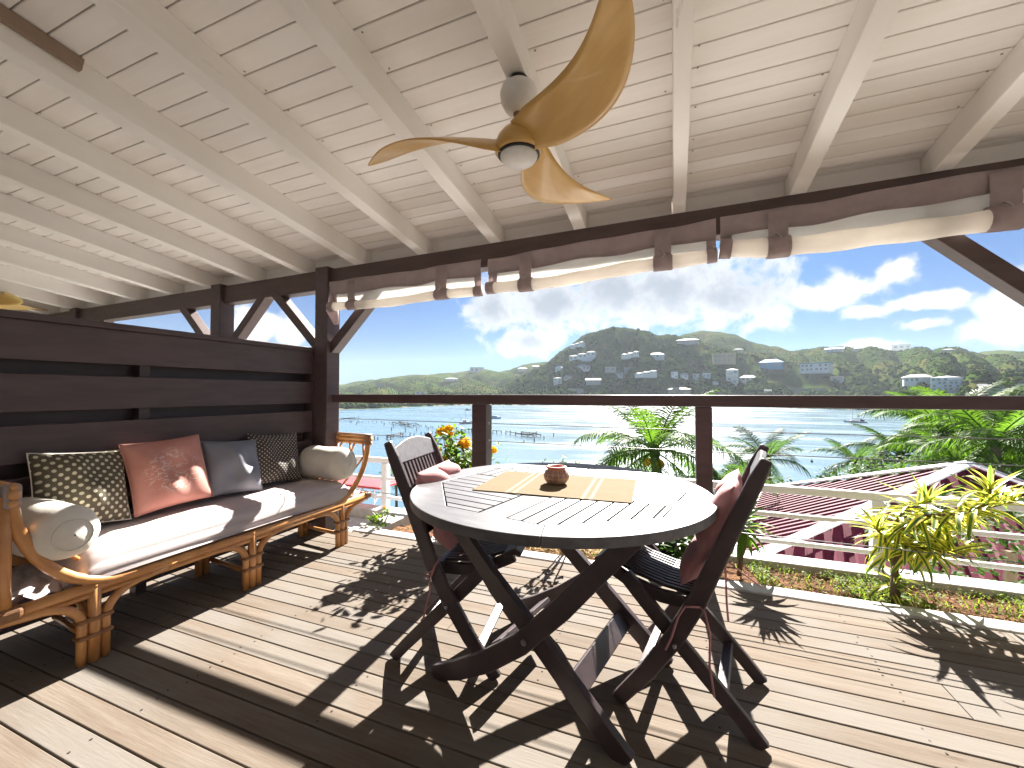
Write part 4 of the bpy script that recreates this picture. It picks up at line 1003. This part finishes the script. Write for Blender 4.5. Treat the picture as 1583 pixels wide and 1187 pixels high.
# ------------------------------------------------------------------ boats
def boat(label, u, v, length, heading, kind):
    p = atZ(u, v, WZ); Bt = thing(kind, label, 'boat', (p.x, p.y, WZ), R(heading)); L = length; bw = L*.15
    def B(mb, name, m, **k): o = mb.build(name, m, Bt, **k); o.matrix_parent_inverse = Matrix(); return o
    def hull(y0, bw, fb):
        vs, fs = [], []; N = 10
        for i in range(N+1):
            t = i/N; x = -L/2+L*t; w_ = bw*(1-max(0, (t-.45)/.55)**2.2)*(.85+.15*min(1, t*4)); sh_ = fb*(1+.35*t*t)
            vs += [(x, y0-w_, sh_), (x-.0*t, y0-w_*.72, -.2), (x, y0+w_*.72, -.2), (x, y0+w_, sh_)]
        for i in range(N):
            for j in range(3): q = 4*i+j; fs.append((q, q+4, q+5, q+1))
            fs.append((4*i+3, 4*i+7, 4*i+4, 4*i))
        fs += [(0, 1, 2, 3), (4*N+3, 4*N+2, 4*N+1, 4*N)]
        return MB().add(vs, fs)
    if kind == 'sailing_boat':
        B(hull(0, bw, .95), 'hull', M_HULLB); B(hull(0, bw*1.01, .95).box((0, 0, .98), (L*.8, bw*1.2, .1)), 'deck', M_HULL)
        B(MB().lohi((-L*.15, -bw*.5, 1.0), (L*.2, bw*.5, 1.55)), 'cabin', M_HULL, bevel=.15); B(MB().lohi((-L*.38, -bw*.5, 1.0), (-L*.2, bw*.5, 2.1)), 'bimini', M_SAILC, bevel=.1)
        B(MB().tube([(L*.12, 0, 1), (L*.12, 0, 12.5)], .17, 6), 'mast', M_HULL); B(MB().tube([(L*.12, 0, 2.4), (-L*.3, 0, 2.5)], .24, 8), 'boom', M_SAILC)
        B(MB().tube([(L*.5, 0, 1.2), (L*.12, 0, 12.3)], .045, 4).tube([(-L*.5, 0, 1.1), (L*.12, 0, 12.4)], .03, 4), 'stay', M_HULL)
    elif kind == 'catamaran':
        for y in (-L*.2, L*.2): B(hull(y, L*.075, 1.3), 'hull', M_HULL)
        B(MB().lohi((-L*.4, -L*.2, .9), (L*.2, L*.2, 1.4)), 'bridge_deck', M_HULL, bevel=.1); B(MB().lohi((-L*.25, -L*.15, 1.4), (L*.08, L*.15, 2.5)), 'cabin', M_HULL, bevel=.3); B(MB().lohi((-L*.2, -L*.152, 1.75), (L*.081, L*.152, 2.15)), 'window', M_FARGL)
        if 'mast' in label: B(MB().tube([(0, 0, 2.5), (0, 0, 7)], .1, 6).tube([(-L*.4, 0, 1.4), (-L*.4, 0, 4)], .12, 6), 'mast', M_SAILC)
    else:
        B(hull(0, bw*1.2, 1.1), 'hull', M_HULLB if 'blue' in label else M_HULL); B(MB().lohi((-L*.3, -bw*.8, 1.1), (L*.22, bw*.8, 2.2)), 'cabin', M_HULL, bevel=.2); B(MB().lohi((-L*.22, -bw*.82, 1.45), (L*.225, bw*.82, 1.85)), 'window', M_FARGL)
        B(MB().lohi((-L*.2, -bw*.6, 2.3), (L*.06, bw*.6, 2.45)).box((-L*.18, 0, 2.25), (.1, .1, .4)).box((L*.04, 0, 2.25), (.1, .1, .4)), 'hardtop', M_HULL)
boat('blue hulled sailing boat with bare mast anchored right of centre in the bay', 1322, 653, 12, 172, 'sailing_boat')
boat('white and blue motor boat right of the flower shrub, beside the rail post', 765, 647, 9.5, 12, 'motor_boat')
boat('white catamaran with a short mast left of the rail post', 720, 655, 7.5, 38, 'catamaran')
boat('small far away white boat seen above the catamaran', 723, 634.5, 6.5, 10, 'motor_boat')

# ------------------------------------------------------------------ ruined jetty piles in the bay
def pile(u, v, hpx, label='dark weathered pile standing alone in the bay among the old jetty remains', g='old jetty piles in the bay'):
    p = atZ(u, v, WZ); dep = (p-EYE).dot(FW); H = hpx*dep/FPX; r = .19+.05*random.random()
    tag(MB().tube([(p.x, p.y, WZ-1), (p.x+random.uniform(-.05, .05), p.y, WZ+H)], [r, r*.8], 7).build('jetty_pile', M_PILE), label, 'pile', g)
PILES = [(541, 653, 3), (543.5, 653, 3), (553, 653, 3), (555, 653.5, 3), (551, 656, 3), (560, 653, 2), (570, 652, 2), (576, 652, 2), (582, 653, 2), (590, 653, 2), (594, 657, 4), (602, 654, 2), (605, 666, 6), (608, 661, 4), (626, 661, 5), (627, 668, 7), (644, 666, 4), (651, 660, 3), (658, 660, 3), (660, 661, 3), (666, 661, 3), (669, 662, 3), (678, 661, 4), (685, 662, 3), (662, 664, 4), (634, 674, 6), (640, 674, 5), (651, 672, 5), (657, 672, 4), (668, 671, 5), (673, 671, 4), (683, 672, 5), (691, 668, 5), (706, 665, 5), (559, 680, 4), (564, 680, 4), (579, 680, 6), (584, 680, 5), (599, 677, 5), (623, 676, 5), (755, 671, 5), (856, 674, 5), (826, 683, 5), (810, 684, 4), (826, 678, 4), (841, 679, 5)]
ORD = 'first second third fourth fifth sixth seventh eighth ninth tenth eleventh twelfth thirteenth fourteenth fifteenth sixteenth'.split()
rows = {}
for q in sorted(PILES):
    key = 'row beyond the post' if q[0] > 730 else 'farthest row' if q[1] <= 657.5 else 'second farthest row' if q[1] <= 664.5 else 'third farthest row' if q[1] <= 674.5 else 'nearest row'
    rows.setdefault(key, []).append(q)
for key, qs in rows.items():
    for i_, (u, v, hh) in enumerate(qs): pile(u, v, hh, 'weathered jetty pile, %s from the left in the %s in the bay' % (ORD[i_], key))

tag(MB().lathe([(.05, -.3), (.32, -.1), (.36, .15), (.2, .4), (.06, .55), (.05, 1.0)], 10, None, atZ(1255, 714, WZ)).build('mooring_buoy', M_PILE, None, smooth=True), 'small dark mooring buoy alone on the open water right of the palms', 'buoy')
def ruin(label, pts, extra=()):
    c = atZ(*pts[0], WZ); Rn = thing('jetty_ruin', label, 'jetty', c, 0, 'jetty remains in the bay'); P3 = [atZ(u, v, WZ) for u, v in pts]
    for a, b in zip(P3, P3[1:]):
        MB().beam(a+Vector((0, 0, 1.15)), b+Vector((0, 0, 1.15+random.uniform(-.2, .2))), .32, .30).build('beam', M_PILE, Rn)
    for a in P3:
        MB().tube([a+Vector((0, 0, -1)), a+Vector((0, 0, 1.5+random.uniform(-.2, .5)))], .17, 6).build('pile', M_PILE, Rn)
    for i, j in extra: MB().beam(P3[i]+Vector((0, 0, .75)), P3[j]+Vector((0, 0, .95)), .4, .22).build('plank', M_PILE, Rn)
ruin('broken jetty frame in open water on the left, two bays long', [(598, 677), (608, 676), (619, 673), (623, 675), (604, 680)], ((0, 4), (0, 3)))
ruin('long collapsed jetty with crossing beams at the far left of the piles', [(607, 655), (612, 657), (619, 656), (626, 659), (632, 659), (639, 660), (648, 660), (643, 657), (630, 657), (617, 654)], ((0, 3), (2, 5), (8, 5), (9, 4)))
ruin('collapsed jetty right of the rail post with tangled beams', [(782, 671), (789, 671), (797, 673), (806, 674), (815, 675), (824, 676), (836, 676), (829, 673), (818, 673), (806, 671)], ((2, 5), (3, 7), (8, 4), (9, 5)))
ruin('short jetty fragment left of the rail post near the flowers', [(713, 667), (719, 668), (725, 667), (729, 668)], ((0, 2),))
ruin('low fragment of jetty leading off the collapsed one by the rail post', [(762, 669), (768, 669.5), (775, 670)], ())
ruin('distant straight jetty with a pale hut by the far left shore', [(525, 650), (532, 649), (540, 648.5), (548, 648), (554, 647)], ((0, 4),))

# ------------------------------------------------------------------ maroon roofed house below
e1 = Vector((math.sin(R(14)), math.cos(R(14)), 0)); e2 = Vector((e1.y, -e1.x, 0)); HL = 7.0
FL = Vector((2.54, 14.5, 0)); ZE, ZA = -1.90, -.33
c00 = FL-e1*HL; c10 = c00+e2*HL; c11 = FL+e2*HL; apx = FL+(e2-e1)*HL/2; apx.z = ZA
rh = thing('maroon_house', 'neighbouring house below with a maroon corrugated pyramid roof and white ridge caps', 'house', (apx.x, apx.y, -5.5))
E_ = [Vector((c.x, c.y, ZE)) for c in (c00, c10, c11, FL)]
cc = sum(E_, Vector())/4
ws = MB(); ins = [cc+(c-cc)*.90 for c in E_]
ws.add([(p_.x, p_.y, -6.5) for p_ in ins]+[(p_.x, p_.y, ZE-.05) for p_ in ins], [(0, 1, 5, 4), (1, 2, 6, 5), (2, 3, 7, 6), (3, 0, 4, 7)]).build('wall', M_FARY, rh)
for a, b in ((3, 0), (0, 1), (1, 2), (2, 3)):     # four corrugated faces
    A, Bp = E_[a], E_[b]; n = 26
    nrm = (Bp-A).cross(apx-A).normalized(); nrm = nrm if nrm.z > 0 else -nrm
    MB().add([A-nrm*.02, Bp-nrm*.02, apx-nrm*.02], [(0, 1, 2)]).build('roof_panel', M_MAROON, rh)
    ed = (Bp-A)/n; top_ = apx-(A+Bp)/2
    rib = MB()
    for i in range(n):
        t = (i+.5)/n; hgt = 1-abs(2*t-1); p0 = A+(Bp-A)*t; p1 = p0+top_*hgt*.985; wv = ed*.30
        rib.add([p0-wv, p0-wv*.55+nrm*.035, p0+wv*.55+nrm*.035, p0+wv, p1-wv, p1-wv*.55+nrm*.035, p1+wv*.55+nrm*.035, p1+wv], [(0, 1, 5, 4), (1, 2, 6, 5), (2, 3, 7, 6), (0, 3, 2, 1)])
    for q in range(0, len(rib.f), 4):
        pass
    for i in range(n):
        m2 = MB(); m2.v = rib.v[i*8:i*8+8]; m2.f = [(0, 1, 5, 4), (1, 2, 6, 5), (2, 3, 7, 6), (0, 3, 2, 1)]; m2.build('roof_rib', M_MAROON, rh)
    MB().beam(A+nrm*.075, apx+nrm*.075, .17, .035, nrm).build('ridge_cap', M_WHITE if a != 1 else M_WHITE, rh)
    MB().beam(A+Vector((0, 0, -.06)), Bp+Vector((0, 0, -.06)), .03, .15).build('fascia', M_MARDK, rh)
    MB().beam(A+(A-cc).normalized()*.08+Vector((0, 0, -.03)), Bp+(Bp-cc).normalized()*.08+Vector((0, 0, -.03)), .10, .09).build('gutter', M_WHITE, rh)
ah = atY(1590, 762, 12.5)
ph = thing('pale_roof_house', 'house with a pale grey metal roof half hidden by the variegated plant', 'house', (ah.x+2, 13, -5))
MB().add([(ah.x-.9, 11.5, -2.9), (ah.x+5, 11.5, -2.9), (ah.x+5, 17, -2.9), (ah.x-.9, 17, -2.9), (ah.x+.5, 12.6, ah.z-.25), (ah.x+4, 12.6, ah.z-.25)], [(0, 1, 5, 4), (1, 2, 5), (2, 3, 4, 5), (3, 0, 4), (3, 2, 1, 0)]).build('roof', M_PALEM, ph)
MB().lohi((ah.x-.4, 12, -6), (ah.x+4.5, 16.5, -2.91)).build('wall', M_FARW, ph)

# ================================================================== PLANTS
def leaf_blade(L, w_, droop, fold=.25, n=6, tip=1.):
    vs, fs = [], []
    for i in range(n+1):
        t = i/n; wd = w_*math.sin(math.pi*min(.999, .12+.88*t)**.85)**.8*(1 if t < .98 else .1); a = droop*t
        x = L*(math.sin(a)/droop if droop > 1e-3 else t); z = -L*((1-math.cos(a))/droop if droop > 1e-3 else 0)
        for s in (-1, 0, 1): vs.append((x, s*wd, z+abs(s)*wd*fold))
    for i in range(n):
        for j in (0, 1): q = 3*i+j; fs.append((q, q+1, q+4, q+3))
    return vs, fs
def frond_mesh(name, L, arch, droop, npair, ll, rise, seed):
    rs = random.Random(seed); mb = MB(); N = 14; pts = []; a = rise; x = z = 0
    for i in range(N+1):
        pts.append(Vector((x, 0, z))); x += L/N*math.cos(a); z += L/N*math.sin(a); a -= arch/N*(.35+1.3*i/N)
    mb.tube(pts, [max(.006, .030*(1-i/N)**.8)*L/2.8 for i in range(N+1)], 5)
    for k in range(npair):
        t = .14+.86*k/npair; f = t*N; i = min(N-1, int(f)); p0 = pts[i].lerp(pts[i+1], f-i); tg = (pts[i+1]-pts[i]).normalized()
        upv = Vector((0, 1, 0)).cross(tg).normalized()*-1; upv = upv if upv.z > 0 else -upv
        l = ll*(math.sin(math.pi*(.10+.86*t))**.7)*rs.uniform(.88, 1.1)
        for s in (-1, 1):
            d = (tg*rs.uniform(.45, .75)+Vector((0, s, 0))*.85+upv*rs.uniform(.0, .22)).normalized(); g = Vector((0, 0, -1))*droop*rs.uniform(.7, 1.3)
            w0 = tg*(.020*L/2.8); q = []
            for m in range(4):
                u_ = m/3; c = p0+d*l*u_+g*l*u_*u_; ww = w0*(1, 1.15, .8, .06)[m]; q += [c-ww, c+ww]
            mb.add(q, [(0, 1, 3, 2), (2, 3, 5, 4), (4, 5, 7, 6)])
    return mb.mesh(name)
FR = {}
for key, par in {'up': (1.0, .9, .35, .95), 'mid': (1.0, 1.5, .55, .62), 'low': (1.0, 1.7, .75, .1), 'old': (1.0, 1.2, .9, -.45)}.items():
    FR[key] = [frond_mesh('frond', par[0]*2.8, par[1], par[2], 44, .72, par[3], 10+i) for i in range(2)]
def palm(label, u, v, dist, R_, seed, m=None, nf=20, trunk_lean=(0, 0), group='coconut palms on the slope below', nuts=0):
    m = m or M_PALM; rs = random.Random(seed); c = atY(u, v, dist); g = min(float(gz(c.x, c.y)), c.z-2.5); T = thing('palm_tree', label, 'palm tree', (c.x+trunk_lean[0], c.y+trunk_lean[1], g), 0, group)
    b = Vector((c.x+trunk_lean[0], c.y+trunk_lean[1], g-.3)); k = R_/2.8
    pts = [b.lerp(c, t)+Vector((math.sin(t*3)*.12, 0, 0)) for t in [i/8 for i in range(9)]]; pts[-1] = c
    MB().tube(pts, [.24*k-.10*k*(i/8) for i in range(9)], 10).build('trunk', M_TRUNK, T, smooth=True)
    MB().lathe([(.10*k, -.25*k), (.17*k, -.05*k), (.15*k, .18*k), (.07*k, .45*k), (.02*k, .6*k)], 10, None, c).build('crown_shaft', M_BUSH, T, smooth=True)
    for i in range(nf):
        t = i/nf; key = 'up' if t < .28 else 'mid' if t < .58 else 'low' if t < .84 else 'old'
        o = bpy.data.objects.new('frond', rs.choice(FR[key])); C.objects.link(o)
        if not o.data.materials: o.data.materials.append(m)
        o.material_slots[0].link = 'OBJECT'; o.material_slots[0].material = m
        o.parent = T; o.location = c-Vector(T.location)+Vector((0, 0, .05*k)); s = k*rs.uniform(.85, 1.08); o.scale = (s, s, s)
        o.rotation_euler = (rs.uniform(-.18, .18), rs.uniform(-.15, .15), i*2.39996+rs.uniform(-.25, .25))
    for i in range(nuts):
        a = rs.uniform(0, 6.28); MB().lathe([(.01, -.16*k), (.10*k, -.08*k), (.12*k, 0), (.08*k, .10*k), (.01, .14*k)], 10, None, c+Vector((math.cos(a)*.25*k, math.sin(a)*.25*k, -.25*k-.1*k*rs.random()))).build('coconut', M_FLOW, T, smooth=True)
palm('tall nearest coconut palm filling the view behind the table, its crown against the glitter', 1012, 700, 13.5, 2.75, 21, nf=24, nuts=3)
palm('dark small coconut palm behind the top of the right chair back', 1186, 712, 22, 2.2, 22, M_PALMD, 18)
palm('thin dark palm left of the maroon roof, leftmost of the right hand cluster', 1322, 714, 31, 2.4, 23, M_PALMD, 16)
palm('bushy palm second from the left in the right hand cluster', 1392, 706, 25, 2.7, 24, M_PALMD, 20)
palm('tallest palm of the right hand cluster, its fronds reaching the rail', 1458, 668, 24, 3.1, 25, M_PALM, 22, nuts=4)
palm('bright green broad palm at the right, in front of the field', 1536, 684, 17, 2.6, 26, M_PALM, 22)
palm('palm cut by the right edge of the picture', 1598, 672, 19, 2.4, 27, M_PALM, 18)
palm('low palm right behind the apex of the maroon roof', 1478, 716, 19, 2.2, 30, M_PALM, 18)
palm('small dark palm seen between the white rails by the daybed end', 612, 738, 40, 2.6, 28, M_PALMD, 14)
palm('tiny dark palm peeping over the left chair beside the yellow flowers', 692, 672, 62, 2.4, 29, M_PALMD, 14)
palm('low palm below the nearest coconut palm, half hidden by the table', 1120, 760, 12, 1.5, 31, M_PALM, 14)

def leaf_cloud(name, pts, size, m, parent=None, jit=.5, seed=0, spread=1.):
    """many small folded leaves around the given points as one foliage mesh"""
    rs = np.random.RandomState(seed); vs, fs = [], []
    for (x, y, z) in pts:
        L = size*rs.uniform(.7, 1.3); a = rs.uniform(0, 6.28); e = rs.uniform(-.6, .9); d = Vector((math.cos(a)*math.cos(e), math.sin(a)*math.cos(e), math.sin(e)))
        s = d.cross(Vector((rs.uniform(-.3, .3), rs.uniform(-.3, .3), 1))).normalized()*L*.27; o = Vector((x, y, z)); up = s.cross(d).normalized()*L*.07; k = len(vs)
        vs += [o, o+d*L*.35+s+up, o+d*L*.75+s*.75+up, o+d*L, o+d*L*.75-s*.75+up, o+d*L*.35-s+up]; fs += [(k, k+1, k+2, k+3), (k, k+3, k+4, k+5)]
    return numpy_mesh(name, [tuple(v) for v in vs], fs, m, parent)
def shrub(name, label, cat, base, stems, leafsize, nleaf, m, seed, flowers=(), group=None, leafy_from=.25, pos=.06):
    rs = random.Random(seed); T = thing(name, label, cat, base, 0, group); pts = []; b = Vector(base)
    st = MB()
    for tip in stems:
        tip = Vector(tip); mid = b.lerp(tip, .5)+Vector((rs.uniform(-.05, .05), rs.uniform(-.05, .05), .03)); P = [b, b.lerp(mid, .6), mid, mid.lerp(tip, .6), tip]
        st.tube(P, [.008, .006, .005, .004, .002], 5)
        for q in range(nleaf//len(stems)):
            t = leafy_from+(1-leafy_from)*rs.random(); f = t*4; i = min(3, int(f)); p = P[i].lerp(P[i+1], f-i); pts.append((p.x+rs.gauss(0, pos), p.y+rs.gauss(0, pos), p.z+rs.gauss(0, pos)))
    st.build('stem', M_STEM, T)
    o = leaf_cloud('foliage', pts, leafsize, m, T, seed=seed); o['kind'] = 'stuff'
    for (x, y, z, r) in flowers:
        fl = MB(); 
        for q in range(26):
            a = q*2.39996; ph = math.acos(1-1.25*(q+.5)/26); d = Vector((math.sin(ph)*math.cos(a), math.sin(ph)*math.sin(a), math.cos(ph)*.85)); s = d.cross(Vector((0, 0, 1))).normalized()*r*.30 if abs(d.z) < .98 else Vector((r*.3, 0, 0)); w2 = s.cross(d).normalized()*r*.30
            c = Vector((x, y, z))+d*r; fl.add([c-s, c-w2+d*r*.15, c+s, c+w2+d*r*.15, c-d*r*.2], [(0, 1, 4), (1, 2, 4), (2, 3, 4), (3, 0, 4)])
        f = fl.build('flower_head', M_FLOW, T)
        MB().lathe([(r*.75, -r*.4), (r*.9, 0), (r*.62, r*.55), (.002, r*.78)], 10, None, (x, y, z)).build('flower_centre', M_FLOW, f)
    return T
def px(u, v, y): return tuple(atY(u, v, y))
fl = [(684, 668, 2.80, .034), (697, 654+17, 2.9, .016), (717, 688, 2.72, .038), (722, 682, 2.85, .026), (676, 697, 2.72, .025), (685, 711, 2.70, .024), (761, 697, 2.78, .028), (694, 663, 2.84, .026), (713, 684, 2.66, .016), (692, 690, 2.9, .015), (762, 731, 2.8, .016)]
fp = [(*px(u, v, y), r*1.3) for u, v, y, r in fl]
shrub('lantana_shrub', 'leafy shrub with yellow orange flower heads behind the left chair and the rail post', 'shrub', (-1.42, 2.80, -.03),
      [f[:3] for f in fp]+[px(700, 700, 2.7), px(715, 720, 2.66), px(690, 725, 2.7), px(755, 715, 2.8), px(740, 735, 2.75), px(668, 715, 2.85), px(705, 690, 2.8), px(725, 700, 2.62), px(690, 700, 2.62), px(710, 735, 2.6), px(730, 715, 2.9), px(680, 735, 2.65)], .058, 1500, M_LANT, 4, fp, pos=.05)
s0 = Vector((-2.17, 2.72, -.02))
shrub('small_lantana', 'little sprouting plant with one orange bud on the kerb near the daybed end', 'plant', tuple(s0), [px(592, 788, 2.72), px(575, 803, 2.7), px(594, 805, 2.66), px(583, 795, 2.74)], .042, 60, M_LANT, 6, [(*px(594, 785, 2.72), .012)], leafy_from=.2, pos=.018)
shrub('planter_bush', 'dark leafy bush in the planter seen under the table between the chairs', 'shrub', (.10, 2.82, -.03), [px(u, v, 2.82) for u, v in ((985, 838), (1010, 826), (1040, 835), (1058, 845), (1000, 858), (1030, 862), (1070, 860))], .075, 240, M_BUSH, 8, pos=.05)
shrub('feathery_weed', 'pale green weed tip rising just above the far rim of the table', 'plant', (-.66, 2.80, -.03), [px(u, v, 2.8) for u, v in ((870, 708), (838, 712), (855, 712), (890, 712))], .045, 90, M_WEED, 9, leafy_from=.45, pos=.02)

LEAFM = {}
def leaf_me(key, *a):
    if key not in LEAFM:
        vs, fs = leaf_blade(*a); mb = MB().add(vs, fs); LEAFM[key] = mb.mesh('leaf')
        for p_ in LEAFM[key].polygons: p_.use_smooth = True
    return LEAFM[key]
def put_leaf(T, m, me, p, az_, el_, roll, s):
    o = bpy.data.objects.new('leaf', me); C.objects.link(o)
    if not me.materials: me.materials.append(m)
    o.parent = T; o.location = Vector(p)-Vector(T.location); o.scale = (s, s, s)
    o.rotation_euler = (Matrix.Rotation(az_, 3, 'Z') @ Matrix.Rotation(-el_, 3, 'Y') @ Matrix.Rotation(roll, 3, 'X')).to_euler()
    return o
VL = [leaf_me('v%d' % i, .185, .0128, d, .35, 7) for i, d in enumerate((.35, .9, 1.4))]
def dracaena():
    T = thing('variegated_plant', 'leaning plant with long yellow edged green leaves rooted in the soil at the right', 'plant', (1.055, 2.72, -.02)); rs = random.Random(5)
    base = Vector((1.055, 2.72, -.03)); crown = Vector(px(1378, 862, 2.72))
    branches = [  # polyline pixel points, depth, leaf count, leafy fraction
        ([(1383, 935), (1380, 880), (1375, 850), (1365, 828), (1352, 815)], 2.70, 36, .55),
        ([(1383, 935), (1381, 870), (1390, 820), (1430, 797), (1480, 795), (1525, 780), (1532, 752)], 2.66, 74, .72),
        ([(1383, 935), (1382, 880), (1400, 845), (1440, 850), (1490, 858)], 2.62, 48, .6),
        ([(1384, 935), (1384, 860), (1380, 815), (1400, 785), (1440, 775)], 2.80, 44, .6),
        ([(1383, 935), (1382, 900), (1388, 880)], 2.74, 16, .8),
        ([(1384, 935), (1386, 870), (1420, 815), (1500, 790), (1570, 775)], 2.78, 44, .5),
        ([(1383, 935), (1386, 880), (1420, 840), (1460, 822), (1500, 815)], 2.85, 34, .6)]
    for pl, dep, nl, fr_ in branches:
        P = [Vector(px(u, v, 2.72+(dep-2.72)*min(1, i/2))) for i, (u, v) in enumerate(pl)]; P[0] = base+Vector((rs.uniform(-.02, .02), rs.uniform(-.02, .02), 0))
        MB().tube(P, [.011-.006*i/(len(P)-1) for i in range(len(P))], 6).build('stem', M_STEM, T, smooth=True)
        n_ = len(P)-1
        for q in range(nl):
            t = 1-fr_*(q/nl)**1.15; f = t*n_; i = min(n_-1, int(f)); p = P[i].lerp(P[i+1], f-i); a = q*2.39996+rs.uniform(-.3, .3)
            el_ = R(68)*(1-(q/nl))**2.2+R(rs.uniform(-12, 30))*1.0-(q/nl)*R(30)
            put_leaf(T, M_VAR, rs.choice(VL), p, a, el_, rs.uniform(-.5, .5), rs.uniform(.80, 1.22)*(.62+.38*min(1, q/8)))
    return T
dracaena()
AL = [leaf_me('a%d' % i, .20, .0185, d, .4, 5) for i, d in enumerate((.25, .7, 1.1))]
def rosette(label, c, base, n_, s, m, seed, cat='plant'):
    T = thing('spiky_plant', label, cat, base); rs = random.Random(seed); c = Vector(c)
    MB().tube([base, Vector(base).lerp(c, .5)+Vector((.01, 0, 0)), c], [.014, .012, .010], 7).build('stem', M_STEM, T, smooth=True)
    for q in range(n_):
        t = q/n_; put_leaf(T, m, AL[min(2, int(t*3))], c-Vector((0, 0, .10*t)), q*2.39996, R(78)-R(105)*t+R(rs.uniform(-8, 8)), rs.uniform(-.3, .3), s*rs.uniform(.8, 1.1))
rosette('spiky light green rosette plant behind the right chair back', px(1146, 800, 2.80), (.36, 2.80, -.03), 52, .95, M_AGAVE, 3)
rosette('small green rosette tuft at the foot of the variegated plant', px(1384, 905, 2.78), (1.09, 2.78, -.03), 22, .55, M_AGAVE, 13)

# ground cover in the planter (uncountable)
rs = np.random.RandomState(4); vs, fs = [], []
for i in range(5600):
    x = rs.uniform(.45, 2.6) if rs.rand() < .93 else rs.uniform(-2, .4); cl = math.sin(x*7.3)+math.sin(x*3.1+1)
    if cl < -.4 and rs.rand() < .8: continue
    y = rs.uniform(2.63, 3.19); z = -.018-.095*(y-2.62)/.59
    if rs.rand() < .28:
        h = rs.uniform(.012, .05)*(1.5 if cl > .8 else 1); a = rs.uniform(0, 6.28); lx, ly = math.cos(a)*h*.6, math.sin(a)*h*.6; w_ = .0028; k = len(vs)
        vs += [(x-w_, y, z), (x+w_, y, z), (x+w_*.7+lx*.5, y+ly*.5, z+h*.75), (x-w_*.7+lx*.5, y+ly*.5, z+h*.75), (x+lx, y+ly, z+h), (x+lx+.0005, y+ly, z+h)]; fs += [(k, k+1, k+2, k+3), (k+3, k+2, k+5, k+4)]
    else:
        for q in range(3):
            L = rs.uniform(.007, .017); a = rs.uniform(0, 6.28); e = rs.uniform(0, .8); zz = z+rs.uniform(.005, .035); dx, dy = math.cos(a)*L, math.sin(a)*L; k = len(vs)
            vs += [(x, y, zz), (x+dx*.5-dy*.4, y+dy*.5+dx*.4, zz+L*e*.5), (x+dx, y+dy, zz+L*e), (x+dx*.5+dy*.4, y+dy*.5-dx*.4, zz+L*e*.5)]; fs.append((k, k+1, k+2, k+3))
tag(numpy_mesh('planter_weeds', vs, fs, M_WEED), kind='stuff')
def mulch(name, n_, xa, xb, m):
  vs, fs = [], []
  for i in range(n_):
    x = rs.uniform(xa, xb); y = rs.uniform(2.63, 3.19); z = -.020-.095*(y-2.62)/.59+rs.uniform(0, .05 if x < 0 else .018); a = rs.uniform(0, 6.28); L = rs.uniform(.02, .07); w_ = rs.uniform(.0012, .003); dz = rs.uniform(-.4, .6)*L*(1 if x < 0 else .3)
    dx, dy = math.cos(a)*L, math.sin(a)*L; px_, py_ = -math.sin(a)*w_, math.cos(a)*w_; k = len(vs); vs += [(x-px_, y-py_, z), (x+px_, y+py_, z), (x+dx+px_, y+dy+py_, z+dz), (x+dx-px_, y+dy-py_, z+dz)]; fs.append((k, k+1, k+2, k+3))
  tag(numpy_mesh(name, vs, fs, m), kind='stuff')
mulch('dry_grass', 2600, -.95, -.1, M_STRAWG); mulch('bark_mulch', 3400, -.2, 2.9, M_BARK)

# bushes on the near slope
def bushmass(name, label, c, r, n_, size, m, seed):
    rs_ = np.random.RandomState(seed); pts = []
    for i in range(n_):
        d = rs_.normal(size=3); d /= np.linalg.norm(d); q = rs_.uniform(.55, 1)**.5*(1+.18*math.sin(5*d[0]+seed)*math.cos(4*d[1])); pts.append((c[0]+d[0]*r[0]*q, c[1]+d[1]*r[1]*q, c[2]+d[2]*r[2]*q))
    T = thing('garden_bush', label, 'bush', (c[0], c[1], float(gz(c[0], c[1]))), 0, 'bushes on the slope below the terrace')
    MB().tube([(c[0], c[1], float(gz(c[0], c[1]))-.2), (c[0]+.1, c[1], c[2])], [.09, .04], 6).build('trunk', M_STEM, T)
    o = leaf_cloud('foliage', pts, size, m, T, seed=seed); o['kind'] = 'stuff'
bl_ = [('shiny green bush beyond the white railing at the lower right', px(1540, 850, 5.2), (.9, .8, .5), 1500, .075, M_BUSH),
       ('dark green bush behind the maroon roof, beneath the palm cluster', px(1440, 752, 19), (3.4, 2, 1.0), 1500, .17, M_BUSH),
       ('broad green tree crown below the right hand palms at the picture edge', px(1575, 765, 15), (1.9, 2, .9), 1300, .15, M_BUSH),
       ('low bush under the bushy palm left of the maroon roof', px(1370, 765, 22), (2.6, 2, 1.0), 1000, .17, M_BUSH),
       ('dark bush under the small palm behind the right chair', px(1180, 768, 18), (1.5, 1.5, .8), 700, .16, M_BUSH),
       ('bush beneath the nearest coconut palm', px(1050, 790, 10.5), (1.6, 1.2, .8), 900, .12, M_BUSH)]
for i, (l, c, r, n_, s, m) in enumerate(bl_): bushmass('garden_bush', l, c, r, n_, s, m, 40+i)
us2 = rg.uniform(-40, 70, 1500); ys2 = rg.uniform(12, 90, 1500); kk = (ys2 < 42) | (us2 > 22)
blobs('slope_scrub', us2[kk], ys2[kk], rg.uniform(.35, .9, kk.sum()), M_WOOD, .8, (us2[kk], ys2[kk]))

# ------------------------------------------------------------------ air
hm = bpy.data.materials.new('haze_air'); hm.use_nodes = True; t = NT(hm.node_tree); t.n.clear()
pv_ = t.new('ShaderNodeVolumePrincipled'); pv_.inputs['Color'].default_value = (.80, .90, 1, 1); pv_.inputs['Density'].default_value = HAZE; pv_.inputs['Anisotropy'].default_value = .1
t.l.new(pv_.outputs[0], t.new('ShaderNodeOutputMaterial').inputs['Volume'])
tag(MB().lohi((-2700, -200, -25), (2700, 2800, 260)).build('haze', hm), kind='stuff')
